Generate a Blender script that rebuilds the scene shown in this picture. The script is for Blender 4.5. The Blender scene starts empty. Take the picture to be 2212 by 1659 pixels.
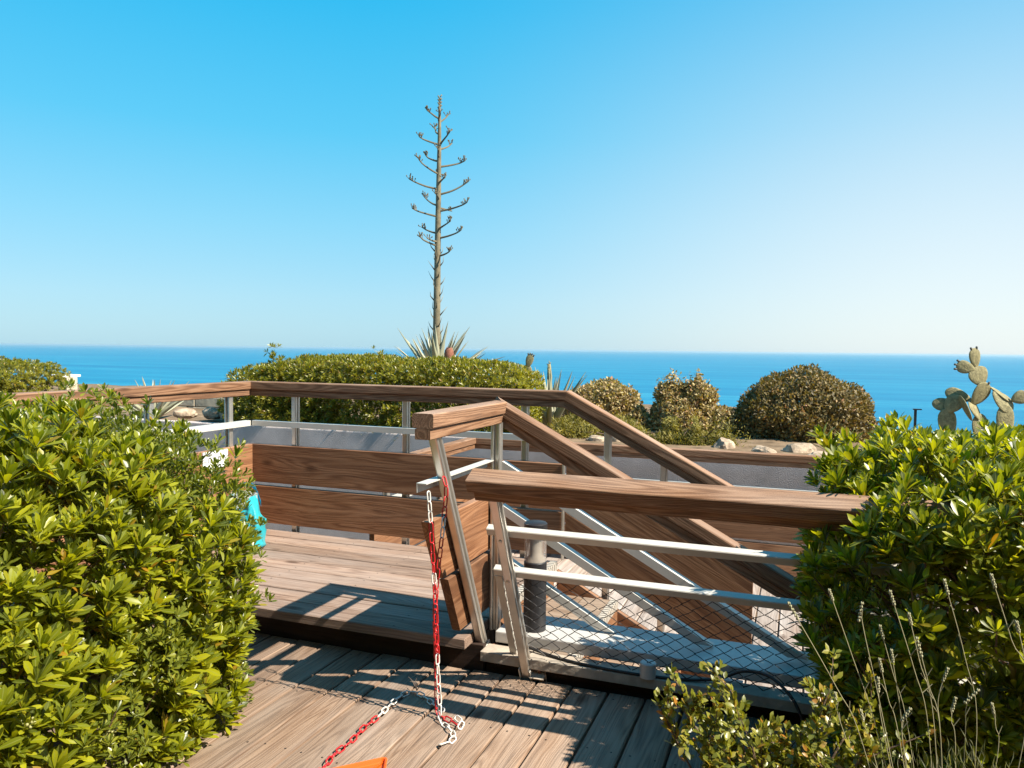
import bpy, bmesh, math, random
import numpy as np
from mathutils import Vector, Matrix, Euler, noise
R = math.radians
rng = np.random.default_rng(11)
random.seed(11)
scene = bpy.context.scene
C = scene.collection

# ---------------------------------------------------------------- camera, sky, sun, exposure
# X runs along the edge of the raised platform, Y away from the viewer, Z=0 is the platform floor
EYE = Vector((0, 0, 1.30))
YAW, PITCH, ROLL = R(20.5), R(2.58), R(0.65)
fw = Vector((-math.sin(YAW)*math.cos(PITCH), math.cos(YAW)*math.cos(PITCH), -math.sin(PITCH)))
rt = Vector((math.cos(YAW), math.sin(YAW), 0)); up = rt.cross(fw)
r2 = rt*math.cos(ROLL) + up*math.sin(ROLL); u2 = -rt*math.sin(ROLL) + up*math.cos(ROLL)
cam = bpy.data.objects.new('camera', bpy.data.cameras.new('camera')); C.objects.link(cam)
cam.matrix_world = Matrix(((r2.x, u2.x, -fw.x, EYE.x), (r2.y, u2.y, -fw.y, EYE.y), (r2.z, u2.z, -fw.z, EYE.z), (0, 0, 0, 1)))
cam.data.sensor_width = 36; cam.data.lens = 36*1661/2212
cam.data.clip_start = 0.05; cam.data.clip_end = 400000
scene.camera = cam

SUN = Vector((1.0, -0.07, 1.05)).normalized()
world = bpy.data.worlds.new('World'); scene.world = world; world.use_nodes = True
wn = world.node_tree.nodes; wl = world.node_tree.links
bg = wn['Background']
sky = wn.new('ShaderNodeTexSky'); sky.sky_type = 'NISHITA'; sky.sun_disc = False
sky.sun_elevation = math.asin(SUN.z); sky.sun_rotation = math.atan2(SUN.x, SUN.y)
sky.altitude = 60; sky.air_density = 1.0; sky.dust_density = 0.6; sky.ozone_density = 1.6
# the clear marine sky: Nishita radiance, graded towards the vivid cyan of the day and paler in the haze near the horizon, more so on the sun's side
hs = wn.new('ShaderNodeHueSaturation'); hs.inputs['Saturation'].default_value = 1.1; wl.new(sky.outputs[0], hs.inputs['Color'])
wt = wn.new('ShaderNodeTexCoord'); wx = wn.new('ShaderNodeSeparateXYZ'); wl.new(wt.outputs['Generated'], wx.inputs[0])
rp = wn.new('ShaderNodeValToRGB'); el = rp.color_ramp.elements; K = 1/2.3
SKY = [(0.0, (.36, .645, .80)), (.06, (.335, .655, .835)), (.15, (.215, .635, .87)), (.26, (.075, .575, .885)), (.40, (.006, .50, .87)), (1.0, (.004, .32, .66))]
el[0].position = 0; el[0].color = (*[c*K for c in SKY[0][1]], 1); el[1].position = 1; el[1].color = (*[c*K for c in SKY[-1][1]], 1)
for p_, c_ in SKY[1:-1]: el.new(p_).color = (*[c*K for c in c_], 1)
wl.new(wx.outputs[2], rp.inputs[0])
hz_ = wn.new('ShaderNodeVectorMath'); hz_.operation = 'MULTIPLY'; hz_.inputs[1].default_value = (1, 1, 0); wl.new(wt.outputs['Generated'], hz_.inputs[0])
hn_ = wn.new('ShaderNodeVectorMath'); hn_.operation = 'NORMALIZE'; wl.new(hz_.outputs[0], hn_.inputs[0])
dt_ = wn.new('ShaderNodeVectorMath'); dt_.operation = 'DOT_PRODUCT'; dt_.inputs[1].default_value = Vector((SUN.x, SUN.y, 0)).normalized(); wl.new(hn_.outputs[0], dt_.inputs[0])
g1_ = wn.new('ShaderNodeMapRange'); g1_.interpolation_type = 'SMOOTHSTEP'; g1_.inputs[1].default_value = -.60; g1_.inputs[2].default_value = .16; wl.new(dt_.outputs['Value'], g1_.inputs[0])
g2_ = wn.new('ShaderNodeMapRange'); g2_.interpolation_type = 'SMOOTHSTEP'; g2_.inputs[1].default_value = .0; g2_.inputs[2].default_value = .5; g2_.inputs[3].default_value = .93; g2_.inputs[4].default_value = .12; wl.new(wx.outputs[2], g2_.inputs[0])
gm_ = wn.new('ShaderNodeMath'); gm_.operation = 'MULTIPLY'; wl.new(g1_.outputs[0], gm_.inputs[0]); wl.new(g2_.outputs[0], gm_.inputs[1])
hx = wn.new('ShaderNodeMix'); hx.data_type = 'RGBA'; wl.new(gm_.outputs[0], hx.inputs[0]); wl.new(rp.outputs[0], hx.inputs[6]); hx.inputs[7].default_value = (.82*K, .89*K, .905*K, 1)
sc_ = wn.new('ShaderNodeVectorMath'); sc_.operation = 'SCALE'; sc_.inputs['Scale'].default_value = 1/.13; wl.new(hx.outputs[2], sc_.inputs[0])
nx_ = wn.new('ShaderNodeMix'); nx_.data_type = 'RGBA'; nx_.inputs[0].default_value = .9; wl.new(hs.outputs[0], nx_.inputs[6]); wl.new(sc_.outputs[0], nx_.inputs[7])
wl.new(nx_.outputs[2], bg.inputs['Color'])
bg.inputs['Strength'].default_value = 0.13

sun = bpy.data.objects.new('sun', bpy.data.lights.new('sun', 'SUN')); C.objects.link(sun)
sun.data.energy = 5.0; sun.data.angle = R(0.53); sun.data.color = (1.0, 0.91, 0.76)
sun.rotation_euler = SUN.to_track_quat('Z', 'Y').to_euler()
scene.view_settings.view_transform = 'Standard'; scene.view_settings.look = 'None'
scene.view_settings.exposure = 1.22; scene.view_settings.gamma = 1.0
scene.cycles.max_bounces = 8; scene.cycles.transparent_max_bounces = 8
scene.cycles.caustics_reflective = False; scene.cycles.caustics_refractive = False

# ---------------------------------------------------------------- helpers
WM = {}
def put(name, mesh, M=None, parent=None, mats=None):
    o = bpy.data.objects.new(name, mesh); C.objects.link(o)
    M = M.copy() if M is not None else Matrix.Identity(4)
    if parent is not None:
        o.parent = parent; o.matrix_parent_inverse = WM[parent.name].inverted()
    o.matrix_basis = M; WM[o.name] = M
    if mats and not mesh.materials:
        for m in (mats if isinstance(mats, (list, tuple)) else [mats]): mesh.materials.append(m)
    return o
def thing(name, loc, label, cat, group=None):
    o = put(name, None, Matrix.Translation(Vector(loc))); o.empty_display_size = 0.1
    return tag(o, label, cat, group)
def tag(o, label=None, cat=None, group=None, kind=None):
    if label: o['label'] = label
    if cat: o['category'] = cat
    if group: o['group'] = group
    if kind: o['kind'] = kind
    return o
def struct(name, loc=(0, 0, 0), mesh=None, mats=None, label=None):
    o = put(name, mesh, Matrix.Translation(Vector(loc)) if mesh is None else None, None, mats); o['kind'] = 'structure'
    if label: o['label'] = label
    return o
def mk(verts, faces, smooth=False, mi=None, name='m'):
    me = bpy.data.meshes.new(name); me.from_pydata([tuple(v) for v in verts], [], faces); me.update()
    if smooth: me.polygons.foreach_set('use_smooth', [True]*len(me.polygons))
    if mi is not None: me.polygons.foreach_set('material_index', mi)
    return me
class MB:
    def __init__(s): s.v = []; s.f = []; s.m = []
    def add(s, v, f, mi=0):
        b = len(s.v); s.v += [tuple(q) for q in v]; s.f += [tuple(i+b for i in q) for q in f]; s.m += [mi]*len(f)
    def box(s, lo, hi, mi=0, M=None):
        v = [Vector((x, y, z)) for x in (lo[0], hi[0]) for y in (lo[1], hi[1]) for z in (lo[2], hi[2])]
        if M is not None: v = [M @ q for q in v]
        s.add(v, [(0, 1, 3, 2), (4, 6, 7, 5), (0, 4, 5, 1), (2, 3, 7, 6), (0, 2, 6, 4), (1, 5, 7, 3)], mi)
    def tube(s, pts, rad, n=6, mi=0, cap=True):
        pts = [Vector(p) for p in pts]
        if not hasattr(rad, '__len__'): rad = [rad]*len(pts)
        rings = []; prev = None
        for i, p in enumerate(pts):
            d = (pts[min(i+1, len(pts)-1)] - pts[max(i-1, 0)])
            d = d.normalized() if d.length > 1e-9 else Vector((0, 0, 1))
            a = prev if prev is not None else (Vector((0, 0, 1)) if abs(d.z) < .9 else Vector((1, 0, 0)))
            a = (a - d*a.dot(d))
            if a.length < 1e-6: a = d.orthogonal()
            a.normalize(); b = d.cross(a); prev = a
            rings.append([p + (a*math.cos(t) + b*math.sin(t))*rad[i] for t in [2*math.pi*k/n for k in range(n)]])
        v = [q for r in rings for q in r]; f = []
        for i in range(len(pts)-1):
            for k in range(n):
                f.append((i*n+k, i*n+(k+1) % n, (i+1)*n+(k+1) % n, (i+1)*n+k))
        if cap: f.append(tuple(range(n-1, -1, -1))); f.append(tuple(range((len(pts)-1)*n, len(pts)*n)))
        s.add(v, f, mi)
    def lathe(s, prof, n=24, mi=0, c=(0, 0, 0)):
        v = []; f = []
        for r_, z in prof:
            for k in range(n):
                t = 2*math.pi*k/n; v.append((c[0]+r_*math.cos(t), c[1]+r_*math.sin(t), c[2]+z))
        for i in range(len(prof)-1):
            for k in range(n): f.append((i*n+k, i*n+(k+1) % n, (i+1)*n+(k+1) % n, (i+1)*n+k))
        s.add(v, f, mi)
    def mesh(s, smooth=False): return mk(s.v, s.f, smooth, s.m)
def rrect(w, h, r, seg=3, y0=0, z0=0):
    p = []
    for (cy, cz, a0) in ((w/2-r, h/2-r, 0), (-w/2+r, h/2-r, 90), (-w/2+r, -h/2+r, 180), (w/2-r, -h/2+r, 270)):
        for k in range(seg+1):
            a = R(a0 + 90*k/seg); p.append((y0+cy+r*math.cos(a), z0+cz+r*math.sin(a)))
    return p
def frame(p0, p1, upv=(0, 0, 1)):
    d = (Vector(p1)-Vector(p0)).normalized(); z = Vector(upv); z = (z - d*z.dot(d)).normalized(); y = z.cross(d)
    return Matrix(((d.x, y.x, z.x, p0[0]), (d.y, y.y, z.y, p0[1]), (d.z, y.z, z.z, p0[2]), (0, 0, 0, 1)))
def timber(name, p0, p1, profs, mat, parent, upv=(0, 0, 1), n0=None, n1=None, nseg=1):
    """one or several closed profiles (y, z) swept from p0 to p1; ends cut on planes with normals n0, n1"""
    p0 = Vector(p0); p1 = Vector(p1); M = frame(p0, p1, upv); L = (p1-p0).length
    Mi = M.to_3x3().inverted()
    m0 = (Mi @ Vector(n0)) if n0 is not None else Vector((1, 0, 0)); m1 = (Mi @ Vector(n1)) if n1 is not None else Vector((1, 0, 0))
    if not isinstance(profs[0][0], (tuple, list)): profs = [profs]
    mb = MB()
    for pr in profs:
        n = len(pr); v = []; f = []
        for s in range(nseg+1):
            t = s/nseg
            for (y, z) in pr:
                xa = -(m0.y*y + m0.z*z)/m0.x; xb = L - (m1.y*y + m1.z*z)/m1.x
                v.append((xa*(1-t) + xb*t, y, z))
        for s in range(nseg):
            for k in range(n): f.append((s*n+k, s*n+(k+1) % n, (s+1)*n+(k+1) % n, (s+1)*n+k))
        f.append(tuple(range(n-1, -1, -1))); f.append(tuple(range(nseg*n, nseg*n+n)))
        mb.add(v, f)
    me = mb.mesh()
    return put(name, me, M, parent, mat)

# ---------------------------------------------------------------- materials
ALB = .78
def A_(c): return tuple(x*ALB for x in c)
def new_mat(name):
    m = bpy.data.materials.new(name); m.use_nodes = True
    nt = m.node_tree; b = nt.nodes['Principled BSDF']
    return m, nt.nodes, nt.links, b
def plain(name, col, rough=0.5, metal=0.0, spec=0.5, bump=0, bscale=60, var=0.0, vscale=6):
    m, n, l, b = new_mat(name); col = A_(col)
    b.inputs['Base Color'].default_value = (*col, 1); b.inputs['Roughness'].default_value = rough
    b.inputs['Metallic'].default_value = metal; b.inputs['Specular IOR Level'].default_value = spec
    tc = n.new('ShaderNodeTexCoord')
    if var:
        nz = n.new('ShaderNodeTexNoise'); nz.inputs['Scale'].default_value = vscale; nz.inputs['Detail'].default_value = 8; nz.inputs['Roughness'].default_value = 0.65
        l.new(tc.outputs['Object'], nz.inputs['Vector'])
        mx = n.new('ShaderNodeMix'); mx.data_type = 'RGBA'
        mr = n.new('ShaderNodeMapRange'); mr.inputs[1].default_value = .3; mr.inputs[2].default_value = .7; l.new(nz.outputs[0], mr.inputs[0]); l.new(mr.outputs[0], mx.inputs[0])
        mx.inputs[6].default_value = (*[max(0, c*(1-var)) for c in col], 1); mx.inputs[7].default_value = (*[min(1, c*(1+var)) for c in col], 1)
        l.new(mx.outputs[2], b.inputs['Base Color'])
    if bump:
        nb = n.new('ShaderNodeTexNoise'); nb.inputs['Scale'].default_value = bscale; nb.inputs['Detail'].default_value = 5
        l.new(tc.outputs['Object'], nb.inputs['Vector'])
        bp = n.new('ShaderNodeBump'); bp.inputs['Strength'].default_value = bump; bp.inputs['Distance'].default_value = 0.01
        l.new(nb.outputs[0], bp.inputs['Height']); l.new(bp.outputs[0], b.inputs['Normal'])
    return m
def wood(name, dark, mid, light, grey=None, greyamt=0.0, rough=0.75, bump=0.35, knots=True, ring=1.0, objvar=0.25, stain=.55):
    """weathered timber; grain runs along local X"""
    dark, mid, light = A_(dark), A_(mid), A_(light); grey = A_(grey) if grey else None
    m, n, l, b = new_mat(name)
    tc = n.new('ShaderNodeTexCoord'); oi = n.new('ShaderNodeObjectInfo')
    off = n.new('ShaderNodeVectorMath'); off.operation = 'MULTIPLY_ADD'
    sc = n.new('ShaderNodeCombineXYZ')
    for i, k in enumerate((37.0, 11.0, 23.0)):
        mm = n.new('ShaderNodeMath'); mm.operation = 'MULTIPLY'; mm.inputs[1].default_value = k; l.new(oi.outputs['Random'], mm.inputs[0]); l.new(mm.outputs[0], sc.inputs[i])
    ad = n.new('ShaderNodeVectorMath'); ad.operation = 'ADD'; l.new(tc.outputs['Object'], ad.inputs[0]); l.new(sc.outputs[0], ad.inputs[1])
    # slow wander so the grain is not ruler straight
    wz = n.new('ShaderNodeTexNoise'); wz.inputs['Scale'].default_value = 2.2; wz.inputs['Detail'].default_value = 2
    l.new(ad.outputs[0], wz.inputs['Vector'])
    wv = n.new('ShaderNodeVectorMath'); wv.operation = 'MULTIPLY_ADD'; wv.inputs[1].default_value = (0, .03, .03); l.new(wz.outputs['Color'], wv.inputs[0]); l.new(ad.outputs[0], wv.inputs[2])
    def mapped(s):
        q = n.new('ShaderNodeVectorMath'); q.operation = 'MULTIPLY'; q.inputs[1].default_value = s; l.new(wv.outputs[0], q.inputs[0]); return q.outputs[0]
    fib = n.new('ShaderNodeTexNoise'); fib.inputs['Scale'].default_value = 1; fib.inputs['Detail'].default_value = 7; fib.inputs['Roughness'].default_value = .7; l.new(mapped((2.6, 210, 210)), fib.inputs['Vector'])
    rg = n.new('ShaderNodeTexNoise'); rg.inputs['Scale'].default_value = 1; rg.inputs['Detail'].default_value = 1; rg.inputs['Distortion'].default_value = .6; l.new(mapped((.55, 11, 11)), rg.inputs['Vector'])
    sn = n.new('ShaderNodeMath'); sn.operation = 'MULTIPLY'; sn.inputs[1].default_value = 46*ring; l.new(rg.outputs[0], sn.inputs[0])
    ss = n.new('ShaderNodeMath'); ss.operation = 'SINE'; l.new(sn.outputs[0], ss.inputs[0])
    sh = n.new('ShaderNodeMapRange'); sh.inputs[1].default_value = -1; sh.inputs[2].default_value = 1; l.new(ss.outputs[0], sh.inputs[0])
    a1 = n.new('ShaderNodeMath'); a1.operation = 'MULTIPLY_ADD'; a1.inputs[1].default_value = .24; l.new(sh.outputs[0], a1.inputs[0])
    f2 = n.new('ShaderNodeMath'); f2.operation = 'MULTIPLY'; f2.inputs[1].default_value = .9; l.new(fib.outputs[0], f2.inputs[0]); l.new(f2.outputs[0], a1.inputs[2])
    rp = n.new('ShaderNodeValToRGB'); e = rp.color_ramp.elements
    e[0].position = .27; e[0].color = (*dark, 1); e[1].position = .80; e[1].color = (*light, 1)
    q = e.new(.52); q.color = (*mid, 1); l.new(a1.outputs[0], rp.inputs[0])
    st_ = n.new('ShaderNodeTexNoise'); st_.inputs['Scale'].default_value = 1; st_.inputs['Detail'].default_value = 4; st_.inputs['Roughness'].default_value = .6; l.new(mapped((.7, 16, 16)), st_.inputs['Vector'])
    sm_ = n.new('ShaderNodeMapRange'); sm_.inputs[1].default_value = .38; sm_.inputs[2].default_value = .66; sm_.inputs[3].default_value = 0; sm_.inputs[4].default_value = stain; l.new(st_.outputs[0], sm_.inputs[0])
    sx_ = n.new('ShaderNodeMix'); sx_.data_type = 'RGBA'; l.new(sm_.outputs[0], sx_.inputs[0]); l.new(rp.outputs[0], sx_.inputs[6]); sx_.inputs[7].default_value = (dark[0]*1.3, dark[1]*1.25, dark[2]*1.2, 1)
    col = sx_.outputs[2]
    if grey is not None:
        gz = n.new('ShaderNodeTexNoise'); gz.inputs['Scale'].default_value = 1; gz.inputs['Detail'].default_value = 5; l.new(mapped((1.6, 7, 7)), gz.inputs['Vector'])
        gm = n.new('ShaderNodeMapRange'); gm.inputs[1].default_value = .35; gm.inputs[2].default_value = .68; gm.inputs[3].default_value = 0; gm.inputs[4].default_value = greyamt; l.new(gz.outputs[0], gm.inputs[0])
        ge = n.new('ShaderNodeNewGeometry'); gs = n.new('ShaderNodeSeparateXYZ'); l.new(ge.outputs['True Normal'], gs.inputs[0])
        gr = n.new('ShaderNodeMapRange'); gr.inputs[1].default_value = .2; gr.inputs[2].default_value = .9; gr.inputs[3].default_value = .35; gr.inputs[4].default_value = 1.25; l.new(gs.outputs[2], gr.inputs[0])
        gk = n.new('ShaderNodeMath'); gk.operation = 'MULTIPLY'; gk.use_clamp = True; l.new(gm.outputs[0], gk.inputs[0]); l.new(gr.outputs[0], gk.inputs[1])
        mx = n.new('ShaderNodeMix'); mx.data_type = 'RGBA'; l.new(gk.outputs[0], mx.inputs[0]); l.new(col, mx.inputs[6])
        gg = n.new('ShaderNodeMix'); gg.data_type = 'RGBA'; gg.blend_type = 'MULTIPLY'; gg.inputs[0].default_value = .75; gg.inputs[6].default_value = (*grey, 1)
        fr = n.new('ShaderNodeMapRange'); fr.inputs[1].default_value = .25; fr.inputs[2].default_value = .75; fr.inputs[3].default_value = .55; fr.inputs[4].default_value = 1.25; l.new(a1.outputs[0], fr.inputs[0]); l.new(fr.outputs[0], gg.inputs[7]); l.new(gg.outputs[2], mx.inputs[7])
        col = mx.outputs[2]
    if knots:
        vo = n.new('ShaderNodeTexVoronoi'); vo.inputs['Scale'].default_value = 1; l.new(mapped((2.1, 5.0, 5.0)), vo.inputs['Vector'])
        km = n.new('ShaderNodeMapRange'); km.inputs[1].default_value = .05; km.inputs[2].default_value = .15; km.inputs[3].default_value = .75; km.inputs[4].default_value = 0; l.new(vo.outputs['Distance'], km.inputs[0])
        kx = n.new('ShaderNodeMix'); kx.data_type = 'RGBA'; l.new(km.outputs[0], kx.inputs[0]); l.new(col, kx.inputs[6]); kx.inputs[7].default_value = (dark[0]*.55, dark[1]*.45, dark[2]*.4, 1)
        col = kx.outputs[2]
    ov = n.new('ShaderNodeMapRange'); ov.inputs[3].default_value = 1-objvar; ov.inputs[4].default_value = 1+objvar; l.new(oi.outputs['Random'], ov.inputs[0])
    om = n.new('ShaderNodeMix'); om.data_type = 'RGBA'; om.blend_type = 'MULTIPLY'; om.inputs[0].default_value = 1; l.new(col, om.inputs[6]); l.new(ov.outputs[0], om.inputs[7])
    l.new(om.outputs[2], b.inputs['Base Color'])
    b.inputs['Roughness'].default_value = rough; b.inputs['Specular IOR Level'].default_value = .3
    bp = n.new('ShaderNodeBump'); bp.inputs['Strength'].default_value = bump; bp.inputs['Distance'].default_value = .004; l.new(a1.outputs[0], bp.inputs['Height']); l.new(bp.outputs[0], b.inputs['Normal'])
    return m
def leafmat(name, cols, rough=.35, trans=.35, tcol=None, rib=(.35, .38, .12), ribamt=.5, spec=.5):
    """leaf: colour picked per leaf, pale midrib from the leaf's own UV, light passes through the blade"""
    m, n, l, b = new_mat(name)
    cols = [(p, A_(c)) for p, c in cols]; rib = A_(rib)
    at = n.new('ShaderNodeAttribute'); at.attribute_name = 'rnd'; oi = n.new('ShaderNodeObjectInfo')
    ad = n.new('ShaderNodeMath'); ad.operation = 'ADD'; l.new(at.outputs['Fac'], ad.inputs[0]); l.new(oi.outputs['Random'], ad.inputs[1])
    fr = n.new('ShaderNodeMath'); fr.operation = 'FRACT'; l.new(ad.outputs[0], fr.inputs[0])
    rp = n.new('ShaderNodeValToRGB'); e = rp.color_ramp.elements; rp.color_ramp.interpolation = 'LINEAR'
    e[0].position = cols[0][0]; e[0].color = (*cols[0][1], 1); e[1].position = cols[-1][0]; e[1].color = (*cols[-1][1], 1)
    for p, c in cols[1:-1]: e.new(p).color = (*c, 1)
    l.new(fr.outputs[0], rp.inputs[0])
    uv = n.new('ShaderNodeUVMap'); uv.uv_map = 'uv'; sp = n.new('ShaderNodeSeparateXYZ'); l.new(uv.outputs[0], sp.inputs[0])
    d = n.new('ShaderNodeMath'); d.operation = 'SUBTRACT'; d.inputs[1].default_value = .5; l.new(sp.outputs[0], d.inputs[0])
    ab = n.new('ShaderNodeMath'); ab.operation = 'ABSOLUTE'; l.new(d.outputs[0], ab.inputs[0])
    mr = n.new('ShaderNodeMapRange'); mr.inputs[1].default_value = .02; mr.inputs[2].default_value = .09; mr.inputs[3].default_value = ribamt; mr.inputs[4].default_value = 0; l.new(ab.outputs[0], mr.inputs[0])
    mx = n.new('ShaderNodeMix'); mx.data_type = 'RGBA'; l.new(mr.outputs[0], mx.inputs[0]); l.new(rp.outputs[0], mx.inputs[6]); mx.inputs[7].default_value = (*rib, 1)
    l.new(mx.outputs[2], b.inputs['Base Color']); b.inputs['Roughness'].default_value = rough; b.inputs['Specular IOR Level'].default_value = spec
    if trans:
        tr = n.new('ShaderNodeBsdfTranslucent'); tm = n.new('ShaderNodeMix'); tm.data_type = 'RGBA'; tm.blend_type = 'MULTIPLY'; tm.inputs[0].default_value = 1
        l.new(mx.outputs[2], tm.inputs[6]); tm.inputs[7].default_value = (*(tcol or (1.9, 1.8, .5)), 1); l.new(tm.outputs[2], tr.inputs[0])
        ms = n.new('ShaderNodeMixShader'); ms.inputs[0].default_value = trans; l.new(b.outputs[0], ms.inputs[1]); l.new(tr.outputs[0], ms.inputs[2])
        l.new(ms.outputs[0], n['Material Output'].inputs[0])
    return m

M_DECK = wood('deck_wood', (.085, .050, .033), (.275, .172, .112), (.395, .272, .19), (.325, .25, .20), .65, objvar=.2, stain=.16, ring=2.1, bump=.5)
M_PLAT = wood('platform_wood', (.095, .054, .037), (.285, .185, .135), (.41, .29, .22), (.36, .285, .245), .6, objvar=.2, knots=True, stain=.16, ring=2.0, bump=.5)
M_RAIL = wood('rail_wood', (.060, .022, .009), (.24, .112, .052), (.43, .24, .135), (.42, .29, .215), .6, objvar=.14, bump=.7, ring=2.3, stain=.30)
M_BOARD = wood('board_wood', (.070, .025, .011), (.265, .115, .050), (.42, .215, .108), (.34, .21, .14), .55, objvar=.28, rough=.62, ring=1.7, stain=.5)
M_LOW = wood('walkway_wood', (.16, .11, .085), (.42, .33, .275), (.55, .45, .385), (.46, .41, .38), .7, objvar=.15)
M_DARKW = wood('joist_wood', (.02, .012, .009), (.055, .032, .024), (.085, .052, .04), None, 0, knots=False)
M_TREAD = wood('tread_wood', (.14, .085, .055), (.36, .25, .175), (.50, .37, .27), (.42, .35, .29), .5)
M_ALU = plain('aluminium', (.78, .74, .68), .34, .85, bump=.05, bscale=30, var=.12, vscale=9)
M_BAR = plain('pale_metal', (.72, .69, .63), .36, .12, bump=.03, bscale=40, var=.06, vscale=8)
M_BEAM = plain('white_paint', (.66, .65, .63), .42, .15, bump=.06, bscale=25, var=.1, vscale=5)
M_KERB = plain('kerb_board', (.46, .39, .32), .8, 0, bump=.3, bscale=40, var=.3, vscale=9)
M_WALL = plain('concrete', (.62, .54, .52), .9, 0, .2, bump=.7, bscale=110, var=.2, vscale=3)
M_SOIL = plain('soil', (.22, .155, .10), .95, 0, .1, bump=1.0, bscale=14, var=.45, vscale=5)
M_ROCK = plain('rock', (.44, .34, .25), .9, 0, .2, bump=1.0, bscale=26, var=.62, vscale=11)
M_STONE = plain('stone_wall', (.62, .53, .40), .9, 0, .2, bump=.6, bscale=12, var=.25, vscale=4)
M_WIRE = plain('wire', (.03, .026, .028), .6, .2)
M_RUST = plain('rust', (.20, .085, .045), .8, .3, var=.4, vscale=40)
M_SCREW = plain('screw_hole', (.028, .02, .016), .8)
M_CHW = plain('chain_white', (.78, .76, .71), .35, 0, .5)
M_CHR = plain('chain_red', (.55, .018, .022), .32, 0, .5)
M_ORANGE = plain('orange_plastic', (.85, .13, .012), .38, 0, .5, var=.06)
M_ANTH = plain('anthracite', (.028, .028, .032), .42, .2)
M_CABLE = plain('black_cable', (.012, .012, .013), .5)
M_BARK = plain('bark', (.17, .115, .08), .85, 0, .2, bump=.6, bscale=50, var=.4, vscale=18)
M_TWIG = plain('dry_twig', (.13, .10, .085), .9)
M_NOSE = plain('step_edging', (.60, .56, .50), .6, .2, bump=.2)
M_AGST = plain('agave_stalk', (.24, .205, .135), .85, 0, .2, bump=.5, bscale=18, var=.35, vscale=7)
M_AGBR = plain('agave_branch', (.19, .16, .105), .8, 0, .2, var=.3)
M_CACT = plain('cactus_skin', (.29, .25, .125), .7, 0, .3, bump=.5, bscale=70, var=.45, vscale=38)
M_FRUIT = plain('cactus_fruit', (.10, .09, .07), .6)
M_DRY = plain('dried_head', (.26, .10, .06), .9, var=.4, vscale=30, bump=.5)
M_BAG = plain('turquoise_film', (.03, .42, .50), .28, 0, .5, bump=.5, bscale=14, var=.14, vscale=9)
M_BAGIN = plain('bag_handle', (.006, .24, .42), .35)
M_PAPER = plain('white_paper', (.80, .80, .80), .6)
M_INK = plain('ink', (.05, .06, .09), .5)
M_DARKPAR = plain('parapet_dark', (.075, .055, .048), .8, var=.3)
M_PALE = plain('pale_coping', (.52, .45, .38), .8, var=.15)
M_STEM = plain('lavender_stem', (.30, .27, .15), .8)
M_HEAD = plain('lavender_head', (.36, .34, .20), .85, var=.2)
M_BERRY = plain('berry', (.34, .33, .12), .5, var=.15)
# frosted clear lamp tube
M_GLASS, gn, gl, gb = new_mat('lamp_tube'); gb.inputs['Base Color'].default_value = (.9, .9, .9, 1); gb.inputs['Roughness'].default_value = .12
gb.inputs['Transmission Weight'].default_value = .85; gb.inputs['IOR'].default_value = 1.2; gb.inputs['Alpha'].default_value = .55

GREEN = [(0, (.06, .08, .008)), (.25, (.145, .175, .010)), (.62, (.285, .31, .011)), (.93, (.45, .45, .018)), (.975, (.32, .25, .025)), (1, (.42, .20, .012))]
M_LEAF = leafmat('pittosporum_leaf', GREEN, rough=.36, spec=.5, trans=.42)
M_LEAF2 = leafmat('small_green_leaf', [(0, (.09, .12, .012)), (.5, (.17, .20, .018)), (1, (.29, .30, .03))], rough=.3)
M_HEDGE = leafmat('hedge_leaf', [(0, (0.084, 0.09, 0.012)), (0.2, (0.168, 0.168, 0.014)), (0.6, (0.264, 0.258, 0.019)), (0.92, (0.348, 0.324, 0.026)), (1, (0.312, 0.144, 0.03))], ribamt=.2)
M_SHRUB = leafmat('low_shrub_leaf', [(0, (0.112, 0.125, 0.019)), (0.4, (0.213, 0.225, 0.025)), (0.75, (0.3, 0.288, 0.037)), (0.9, (0.375, 0.288, 0.05)), (1, (0.425, 0.175, 0.025))], ribamt=.15)
M_BROWN = leafmat('russet_leaf', [(0, (.085, .062, .022)), (.4, (.18, .135, .04)), (.75, (.25, .185, .052)), (.93, (.33, .215, .06)), (1, (.37, .15, .05))], trans=.2, rough=.6, ribamt=0)
M_TAN = leafmat('tan_leaf', [(0, (0.176, 0.115, 0.054)), (0.4, (0.365, 0.27, 0.108)), (0.75, (0.486, 0.392, 0.162)), (0.93, (0.594, 0.446, 0.23)), (1, (0.513, 0.216, 0.108))], trans=.2, rough=.6, ribamt=0)
M_GRASSY = leafmat('yellow_green_leaf', [(0, (0.125, 0.112, 0.019)), (0.5, (0.25, 0.225, 0.037)), (1, (0.4, 0.325, 0.075))], trans=.3, rough=.6, ribamt=0)
M_AGAVE = leafmat('agave_leaf', [(0, (.30, .31, .20)), (.5, (.40, .40, .28)), (1, (.52, .50, .37))], trans=0, rough=.5, rib=(.2, .22, .16), ribamt=.3)

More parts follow.
